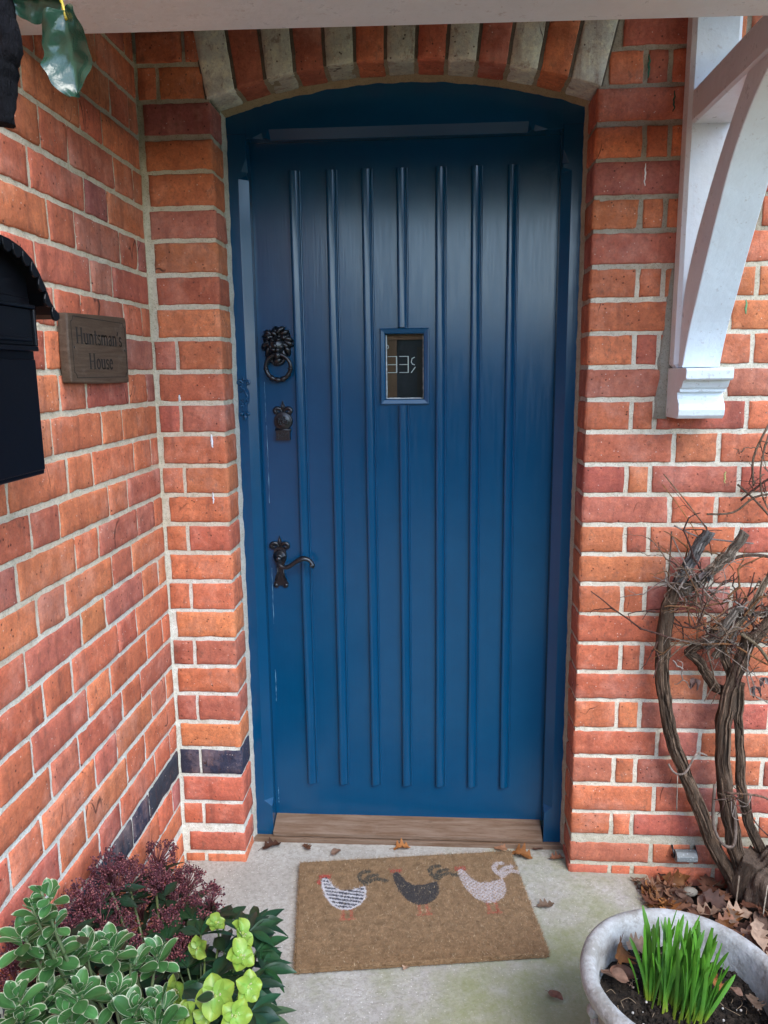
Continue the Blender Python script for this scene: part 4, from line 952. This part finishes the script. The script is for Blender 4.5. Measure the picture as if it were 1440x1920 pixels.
# twigs
TC = [(.22, .15, .10), (.12, .06, .045), (.34, .27, .21), (.26, .13, .06), (.10, .055, .045), (.42, .34, .28)]
def twig(mb, p, d, L, r0, col, kink=.45, br_=True):
    pts = [Vector(p)]; d = Vector(d).normalized(); n = rnd.randint(3, 6)
    for i in range(n):
        pts.append(pts[-1]+d*L/n*rnd.uniform(.7, 1.3)); d = (d+Vector((rnd.gauss(0, kink), rnd.gauss(0, kink*.35), rnd.gauss(0, kink)))).normalized()
        if pts[-1].y > -.012: d.y = -abs(d.y)-.1
        if pts[-1].y < -.15: d.y = abs(d.y)
    rr_ = []; P2 = []
    for i in range(len(pts)-1):
        for q in (0, .08, .5, .92): P2.append(pts[i].lerp(pts[i+1], q)+Vector((0, 0, .002*math.sin(q*3.1)))); rr_.append(r0*(1-.5*(i+q)/n)*(1.45 if q == 0 and i else 1))
    P2.append(pts[-1]); rr_.append(r0*.45); mb.tube(P2, rr_, 6, 0, col+(.5,))
    if br_:
        for q in pts[1:-1]:
            if rnd.random() < .55: twig(mb, q, d+Vector((rnd.gauss(0, .9), rnd.gauss(0, .3), rnd.gauss(0, .9))), L*rnd.uniform(.2, .5), r0*.6, col, .35, False)
mb = MB()
src = [((1.151, -.07, .84), 16), ((1.20, -.075, .86), 12), ((1.165, -.07, .72), 8), ((1.23, -.07, .72), 16), ((1.30, -.07, .72), 16), ((1.34, -.07, .75), 20), ((1.27, -.07, .80), 10), ((1.38, -.06, .82), 10), ((1.20, -.06, .93), 5)]
for (sx_, sy_, sz_), n in src:
    for k in range(int(n*1.05)):
        a = rnd.uniform(0, 6.28); twig(mb, (sx_+rnd.gauss(0, .026), sy_+rnd.gauss(0, .010), sz_+rnd.gauss(0, .030)), (math.cos(a), rnd.gauss(-.12, .25), math.sin(a)*.8+.15), rnd.uniform(.05, .22), rnd.uniform(.0010, .0030), rnd.choice(TC))
def rod(pts, r, c, k=4): mb.tube(smooth_path(pts, k), r, 6, 0, c+(.5,))
rod([(1.214, -.06, .99), (1.17, -.05, 1.05), (1.125, -.04, 1.105), (1.112, -.02, 1.125)], .0016, (.30, .20, .12), 3); rod([(1.205, -.05, .96), (1.16, -.04, 1.03), (1.108, -.03, 1.10)], .0012, (.45, .22, .08), 3)
rod([(1.34, -.06, .76), (1.29, -.075, .80), (1.235, -.08, .765), (1.18, -.08, .745), (1.145, -.06, .75)], .0022, (.14, .07, .05)); rod([(1.21, -.08, .70), (1.28, -.09, .705), (1.35, -.09, .665), (1.42, -.08, .63)], .0026, (.30, .14, .06))
rod([(1.30, -.09, .735), (1.345, -.10, .70), (1.385, -.10, .64)], .0045, (.20, .15, .09)); rod([(1.238, -.06, .90), (1.30, -.06, .925), (1.36, -.06, .925), (1.44, -.05, .90)], .0042, (.13, .085, .06))
rod([(1.13, -.05, .985), (1.13, -.05, .92), (1.128, -.05, .83)], .002, (.16, .10, .07)); rod([(1.13, -.055, .975), (1.165, -.075, .90), (1.21, -.085, .84), (1.235, -.08, .815)], .0018, (.42, .33, .26), 3)
rod([(1.135, -.05, 1.0), (1.19, -.06, .975), (1.25, -.06, .965), (1.33, -.05, .955)], .0022, (.34, .28, .24)); rod([(1.25, -.06, .39), (1.22, -.07, .40), (1.19, -.085, .355), (1.165, -.08, .35), (1.15, -.07, .37)], .0028, (.32, .25, .20))
rod([(1.268, -.08, .32), (1.265, -.095, .22), (1.29, -.10, .165), (1.318, -.10, .16), (1.322, -.095, .21), (1.315, -.09, .27)], .0042, (.24, .18, .14)); rod([(1.30, -.085, .30), (1.35, -.09, .30), (1.40, -.08, .285), (1.46, -.07, .24)], .0028, (.24, .15, .10))
rod([(1.36, -.08, .29), (1.372, -.08, .225), (1.42, -.07, .17)], .002, (.15, .08, .06), 3); rod([(1.17, -.085, .345), (1.172, -.09, .25)], .0014, (.42, .36, .28)); rod([(1.335, -.11, .08), (1.33, -.115, -.01)], .002, (.36, .28, .2))
rod([(1.385, -.16, .09), (1.378, -.165, .01)], .0016, (.5, .42, .32))
for k in range(14): a = rnd.uniform(0, 6.28); rod([(1.31+rnd.gauss(0, .012), -.095, .29+rnd.gauss(0, .02)), (1.31+.03*math.cos(a), -.11, .28+.03*math.sin(a)), (1.31+.05*math.cos(a+.5), -.10, .28+.05*math.sin(a+.5))], .0009, rnd.choice(TC), 3)
for pts in ([(1.355, -.05, 1.26), (1.335, -.06, 1.19), (1.33, -.06, 1.13), (1.345, -.05, 1.07), (1.38, -.05, 1.01)], [(1.345, -.05, 1.25), (1.315, -.05, 1.17), (1.32, -.05, 1.10)], [(1.30, -.03, 1.06), (1.345, -.03, 1.10), (1.38, -.04, 1.13)], [(1.29, -.03, 1.10), (1.335, -.03, 1.06), (1.38, -.04, 1.01)], [(1.22, -.03, 1.025), (1.285, -.03, 1.03), (1.33, -.04, 1.07), (1.39, -.04, 1.08)]): rod(pts, rnd.uniform(.0014, .003), rnd.choice(TC[:2]))
for k in range(10): twig(mb, (1.335+rnd.gauss(0, .01), -.05, 1.12+rnd.uniform(-.05, .1)), (rnd.gauss(0, 1), -.1, rnd.gauss(0, 1)), rnd.uniform(.04, .1), .0014, rnd.choice(TC[:2]))
tag(child(mb.build('twigs', M_BARK), vine), kind='stuff')
mb = MB()
for p, s_ in (((1.205, -.09, .89), .026), ((1.20, -.08, .61), .028), ((1.34, -.10, .60), .028), ((1.365, -.09, .62), .024)):
    for q in range(3): leaf(mb, p, (rnd.gauss(0, .5), -.3, -1), s_, s_*.5, rnd.choice([(.13, .08, .065), (.22, .18, .16), (.07, .06, .055)]), None, .3, .5, rnd.uniform(-1.5, 1.5), wav=.2)
child(mb.build('withered_leaves', M_DRY), vine)
# small metal cleat on the wall foot
mb = MB(); n8 = [(-.012+.0, -.016)]; 
mb.prism([(.0165*math.cos(math.pi/4*k+.39)*1.15, .0165*math.sin(math.pi/4*k+.39)) for k in range(8)], lambda p, d: (1.2255+d, -.021+p[0], .073+p[1]), -.027, .029)
cl = empty('wall_cleat', (1.2255, 0, .073)); tag(cl, 'small grey metal bar held by hooks on the brickwork behind the planter', 'wall fitting'); child(mb.build('bar', M_GREY, bevel=.0015), cl)
for sg, x in ((-1, 1.196), (1, 1.257)):
    mb = MB(); mb.tube(smooth_path([(x, .0, .090), (x-.002, -.012, .088), (x, -.020, .078), (x, -.018, .066), (x, 0, .062)], 3), .0028, 7); child(mb.build('hook', M_IRON), cl)
# ---------------------------------------------------------------- planted tub at the left
tub = empty('plant_tub', (.01, -.70, 0)); tag(tub, 'dark planting tub filled with shrubs at the front left corner', 'planter')
mb = MB(); mb.lathe([(0, 0), (.11, 0), (.125, .02), (.15, .15), (.155, .16), (.155, .17), (.145, .17), (.14, .155), (0, .15)], (.0, -.72, 0), 48); child(mb.build('tub_body', M_BLACK), tub)
# skimmia
SK = [[-.124,-.32,.23],[-.13,-.556,.335],[-.048,-.35,.187],[-.13,-.633,.343],[-.13,-.462,.205],[-.061,-.42,.155],[-.13,-.77,.399],[-.13,-.906,.475],[-.13,-.92,.427],[-.13,-.863,.413],[-.13,-.54,.189],[-.077,-.5,.151],[-.13,-.587,.388],[.008,-.55,.189],[-.13,-.705,.404],[-.13,-.49,.306],[-.063,-.6,.152],[-.083,-.37,.186],[-.13,-.738,.34],[-.13,-.663,.313],[.049,-.5,.255],[-.09,-.44,.255],[-.10,-.37,.20],[-.03,-.45,.20],[-.10,-.62,.28],[-.06,-.68,.28],[-.12,-.84,.45],[-.03,-.55,.23],[-.10,-.70,.36],[.02,-.62,.22],[-.13,-.81,.36]]
ski = empty('skimmia', (-.03, -.62, .15)); tag(ski, 'skimmia shrub with dark red bud clusters and dark leaves against the brick wall', 'shrub')
stems = MB(); fol = MB()
for n_, P in enumerate(SK):
    P = Vector(P); root = Vector((-.02+.3*(P.x+.02), lerp(-.66, P.y, .35), min(.10, P.z-.08)))
    stems.tube(smooth_path([root, root.lerp(P, .5)+Vector((.01, -.01, .01)), P-Vector((0, 0, .03))], 4), [.003]*9, 7, 0, (.13, .16, .06, .5))
    mb = MB(); rc = .036*(1.15 if n_ in (0, 2) else 1); axis = Vector((rnd.gauss(0, .15), -.15+rnd.gauss(0, .15), 1)).normalized(); base = P-axis*rc*1.2
    for k in range(34):
        th = rnd.uniform(0, 6.28); ph = math.acos(1-rnd.random()*1.15); d0, s0, n0 = frame_of(axis, th, Vector((0, 1, 0))); dd = (d0*math.cos(ph)+s0*math.sin(ph)).normalized(); org = base+axis*rc*rnd.uniform(.1, .9); tip = P+dd*rc*rnd.uniform(.7, 1.05)
        tip.x = max(tip.x, XC+.008); mb.tube([org, org.lerp(tip, .5)+Vector((0, 0, .002)), tip], [.0012, .0010, .0007], 5, 0, (.14, .045, .05, .5))
        for q in range(9):
            b_ = tip+Vector((rnd.gauss(0, 1), rnd.gauss(0, 1), rnd.gauss(0, 1))).normalized()*rnd.uniform(.003, .0105); b_.x = max(b_.x, XC+.005)
            cc = rnd.choice([(.085, .014, .024), (.12, .022, .032), (.05, .010, .02), (.24, .08, .075)]); mb.ball(b_, rnd.uniform(.0014, .0022), 0, cc+(.5,), 6, 4)
            mb.tube([tip.lerp(org, .15), b_], .00045, 3, 0, (.12, .04, .045, .5), cap=False)
    child(mb.build('bud_cluster', M_BUD), ski)
    for q in range(7):
        a = rnd.uniform(0, 6.28); b_ = base-axis*rnd.uniform(0, .03); b_.x = max(b_.x, XC+.02); dv = Vector((math.cos(a), math.sin(a), rnd.uniform(-.1, .5)))
        if b_.x+dv.x*.07 < XC+.01: dv.x = abs(dv.x)*.5
        leaf(fol, b_, dv, rnd.uniform(.045, .075), rnd.uniform(.018, .026), (.018, .045, .022), None, .2, .1, rnd.uniform(-.4, .4), shape='lance')
child(stems.build('stems', M_VEG), ski); child(fol.build('foliage', M_VEG), ski)
# variegated euonymus
EU = [[-.042,-.98,.632],[-.059,-.98,.607],[-.043,-.96,.574],[-.076,-.98,.557],[-.05,-.95,.51],[-.025,-.9,.474],[.006,-.88,.463],[-.038,-.92,.466],[.026,-.85,.409],[0,-.93,.447],[-.048,-.98,.461],[-.063,-1.0,.451],[-.01,-1.0,.445],[.012,-.97,.432],[.027,-.92,.41],[.074,-.95,.411],[.101,-.92,.394],[.025,-.8,.403],[.06,-.82,.395],[-.073,-1.02,.488],[.049,-.97,.414],[.102,-.95,.388],[-.063,-1.03,.457],[0,-.9,.45],[-.075,-.95,.509],[-.028,-.98,.49],[.014,-1.0,.483]]
eu = empty('variegated_euonymus', (0, -.86, .15)); tag(eu, 'variegated euonymus with cream edged green leaves at the bottom left corner', 'shrub')
fol = MB(); stems = MB()
for n_, P in enumerate(EU):
    if n_ in (9, 17, 20, 23, 25, 13): continue
    P = Vector(P); root = Vector((.0+.4*P.x, -.80, .17)); tall = n_ < 3
    stems.tube(smooth_path([root, root.lerp(P, .6)+Vector((0, -.02, 0)), P], 5), [.0028]*8+[.002]*3, 6, 0, (.16, .22, .10, .5))
    axis = Vector((rnd.gauss(0, .2), -.25+rnd.gauss(0, .2), 1)).normalized()
    for ring, (cnt, el, L) in enumerate(((2, 1.35, .022), (3, 1.05, .034), (4, .65, .040), (4, .2, .040))):
        if tall: L *= .72
        for q in range(cnt):
            a = 6.28*q/cnt+ring*.6+rnd.gauss(0, .2); d0, s0, n0 = frame_of(axis, a, Vector((0, 1, 0))); dd = d0*math.sin(el)+s0*math.cos(el); b_ = P-axis*(.010*ring)+dd*.003
            LL = L*rnd.uniform(.85, 1.2)
            if b_.x+dd.x*LL < XC+.006: dd.x = abs(dd.x)*.3
            dd2, ss, nn = frame_of(dd, 0, axis); g = rnd.uniform(.8, 1.3)
            leaf(fol, b_, dd, LL, LL*rnd.uniform(.52, .64), (.066*g, .195*g, .055*g), (.80, .84, .60), rnd.uniform(-.05, .2), .16, rnd.uniform(-.3, .3), 9, 15, 'obov')
for q in range(34):
    P = Vector(rnd.choice(EU[3:]))+Vector((rnd.gauss(.01, .02), rnd.gauss(.01, .03), -rnd.uniform(.03, .09))); P.x = max(P.x, XC+.03); a = rnd.uniform(-1, 4); g = rnd.uniform(.6, 1.1)
    leaf(fol, P, (math.cos(a)*.7, -abs(math.sin(a)), .3), .034, .02, (.025*g, .07*g, .03*g), (.22, .26, .15), .1, .1, rnd.uniform(-.5, .5), 8, 11, 'obov')
child(stems.build('stems', M_VEG), eu); child(fol.build('foliage', M_VEG), eu)
# hellebore
HF = [[.17,-.85,.345,.040],[.107,-.85,.352,.033],[.209,-.8,.32,.031],[.169,-.7,.292,.029],[.162,-.66,.305,.028],[.081,-.66,.278,.022],[.209,-.88,.336,.031],[.135,-.9,.352,.028],[.153,-.86,.325,.022],[.096,-.6,.278,.019]]
for _q in (3, 4, 5, 9): HF[_q][3] *= 1.22
for _h in HF: _h[3] *= .90
HD = [(.1,-.75,.65),(-.5,-.7,.1),(.5,-.6,.5),(.5,-.3,.8),(.6,.1,.7),(-.1,-.5,.2),(.4,-.6,.6),(-.4,-.6,.7),(.1,-.9,.2),(.1,-.2,.9)]
HLV = [[.063,-.6,.255],[.117,-.62,.234],[.053,-.66,.229],[.118,-.7,.242],[.182,-.62,.237],[.202,-.66,.235],[.174,-.75,.266],[.154,-.5,.20],[.074,-.75,.261],[.083,-.5,.20],[.013,-.5,.21],[-.01,-.6,.237],[.132,-.55,.22],[.215,-.8,.269],[.13,-.8,.286],[.16,-.58,.25],[.09,-.7,.24],[.19,-.72,.25]]
he = empty('hellebore', (.10, -.72, .15)); tag(he, 'hellebore with lime green cup flowers over dark green leaves at the bottom left', 'flower')
stems = MB(); fol = MB()
for n_, (x, y, z, r) in enumerate(HF):
    P = Vector((x, y, z)); d = Vector(HD[n_]).normalized(); d0, s0, n0 = frame_of(d, 0); mb = MB(); g = rnd.uniform(.9, 1.1)
    for q in range(5):
        a = 6.28*q/5+rnd.gauss(0, .08)+n_; rad = s0*math.cos(a)+n0*math.sin(a); dv = (rad+d*.28).normalized()
        dd2, ss, nn = frame_of(dv, 0, d); lw = r*1.02
        def fn(i, j):
            t = i/8; qq = j/4-1; w_ = math.sin(math.pi*min(1, .08+.92*t)**.85)**.6 if i < 8 else .08
            p = P+dv*(r*t*1.02)+ss*(qq*w_*lw*.5)+d*(.26*r*qq*qq*w_+.06*r*math.sin(t*5+q)-.16*r*t*t+.0022*q)
            k = lerp(1.15, .95, t)*(1+.1*nz(p.x*70, p.y*70, p.z*70)); return p, ((.20+.13*t)*g*k*(1-.2*(abs(qq)<.15)), (.36+.08*t)*g*k, .065*k, .5)
        mb.grid(9, 9, fn, 0)
    for q in range(26):
        a = rnd.uniform(0, 6.28); rad = s0*math.cos(a)+n0*math.sin(a); L = r*rnd.uniform(.18, .36); tip = P+d*L*.8+rad*L*.75; mb.tube([P, tip], .0005, 4, 0, (.5, .55, .22, .5), cap=False); mb.ball(tip, .0012, 0, (.62, .60, .34, .5), 5, 4)
    for q in range(4): a = q*1.57; mb.tube([P, P+d*.010+(s0*math.cos(a)+n0*math.sin(a))*.002], .0013, 5, 0, (.40, .50, .10, .5))
    child(mb.build('flower', M_VEG), he)
    stems.tube(smooth_path([(lerp(x, .08, .6), lerp(y, -.70, .7), .13), (lerp(x, .08, .25), y+.02, z-.06), P-d*.004], 4), .0022, 6, 0, (.22, .32, .10, .5))
for n_, P in enumerate(HLV):
    P = Vector(P); out = Vector((P.x-.06, P.y+.68+rnd.gauss(0, .03), .03)); a0 = math.atan2(out.y, out.x); stems.tube([(.08, -.68, .12), P], .002, 6, 0, (.08, .13, .04, .5))
    for q in range(6):
        a = a0+(q-2.5)*.55; leaf(fol, P, (math.cos(a), math.sin(a), .18), rnd.uniform(.050, .078), rnd.uniform(.020, .028), tuple(c*rnd.uniform(.7, 1.2) for c in (.022, .072, .030)), None, .28, .12, rnd.uniform(-.4, .4), 9, 5, 'lance', wav=.05)
for P, a0 in (((.222, -.77, .235), -.3),):
    for da, L, cc in ((.75, .070, (.09, .15, .07)), (-.0, .075, (.08, .14, .065)), (-.75, .066, (.05, .09, .045)), (-1.5, .055, (.035, .05, .03))):
        leaf(fol, P, (math.cos(a0+da), math.sin(a0+da), -.12), L, L*.42, cc, None, .1, .1, .2, 10, 7, 'oval')
for q in range(55):
    P = Vector((rnd.uniform(-.0, .19), rnd.uniform(-.78, -.50), rnd.uniform(.14, .22))); a = rnd.uniform(0, 6.28); leaf(fol, P, (math.cos(a), math.sin(a), .2), .065, .022, (.016, .050, .022), None, .25, .1, rnd.uniform(-.5, .5), 8, 5, 'lance')
child(stems.build('stems', M_VEG), he); child(fol.build('foliage', M_VEG), he)
# ---------------------------------------------------------------- hanging climber near the camera, top left
clb = empty('climbing_plant', (.17, -1.2, 1.72)); tag(clb, 'glossy dark green climber leaves hanging at the top left corner in front of the beam', 'plant')
mb = MB(); 
def big(base, d, L, Wd, roll_, sd):
    d, s_, n_ = frame_of(Vector(d), roll_, Vector((0, -1, 0))); base = Vector(base); mbl = MB()
    def fn(i, j):
        t = i/26; q = j/7-1; w_ = (math.sin(math.pi*min(1, .07+.93*t)**.95)**.55)*(1+.06*math.sin(t*21+sd+q))
        if i == 26: w_ = .12
        lob = .10*abs(q)*max(0, t-.8)*5
        p = base+d*(L*(t+lob*.35))+s_*(q*w_*Wd/2)+n_*(Wd*(.20*abs(q)-.10*t*t+.09*math.sin(t*7+sd+q*1.3)*abs(q)+.07*nz(t*4+sd, q*2.2, 1)-.02*math.sin(t*26-abs(q)*5)*(abs(q) > .1)))
        mid = 1.6 if abs(q) < .05 else 1; return p, (.020*mid, .060*mid, .034*mid, .5)
    mbl.grid(27, 15, fn, 0); return mbl
M_GL = mat_attr('glossy_leaf', .22, .6, 50, .2, .3, .0012, .05)
child(big((.196, -1.2, 1.716), (.07, -.02, -1), .074, .054, -.25, 1.).build('leaf', M_GL), clb)
child(big((.193, -1.2, 1.722), (-1, .05, .10), .050, .032, .7, 4.).build('leaf', M_GL), clb)
mb = MB(); mb.tube(smooth_path([(.190, -1.2, 1.735), (.193, -1.198, 1.722), (.197, -1.200, 1.708)], 4), [.0016]*9, 7, 0, (.62, .45, .03, .5)); child(mb.build('petiole', M_VEG), clb)
mb = MB(); mb.tube(smooth_path([(.130, -1.21, 1.80), (.131, -1.2, 1.75), (.134, -1.2, 1.715), (.140, -1.2, 1.690), (.132, -1.2, 1.672), (.129, -1.2, 1.650), (.126, -1.2, 1.62)], 5), [.012+.003*nz(i*.5, 1, 1) for i in range(31)], 16, 0, (.004, .004, .006, .5), bump=.35, freq=120)
mb.tube(smooth_path([(.133, -1.2, 1.76), (.165, -1.2, 1.762), (.190, -1.2, 1.735)], 4), .0016, 6, 0, (.05, .07, .02, .5))
child(mb.build('stem', M_BARK), clb)
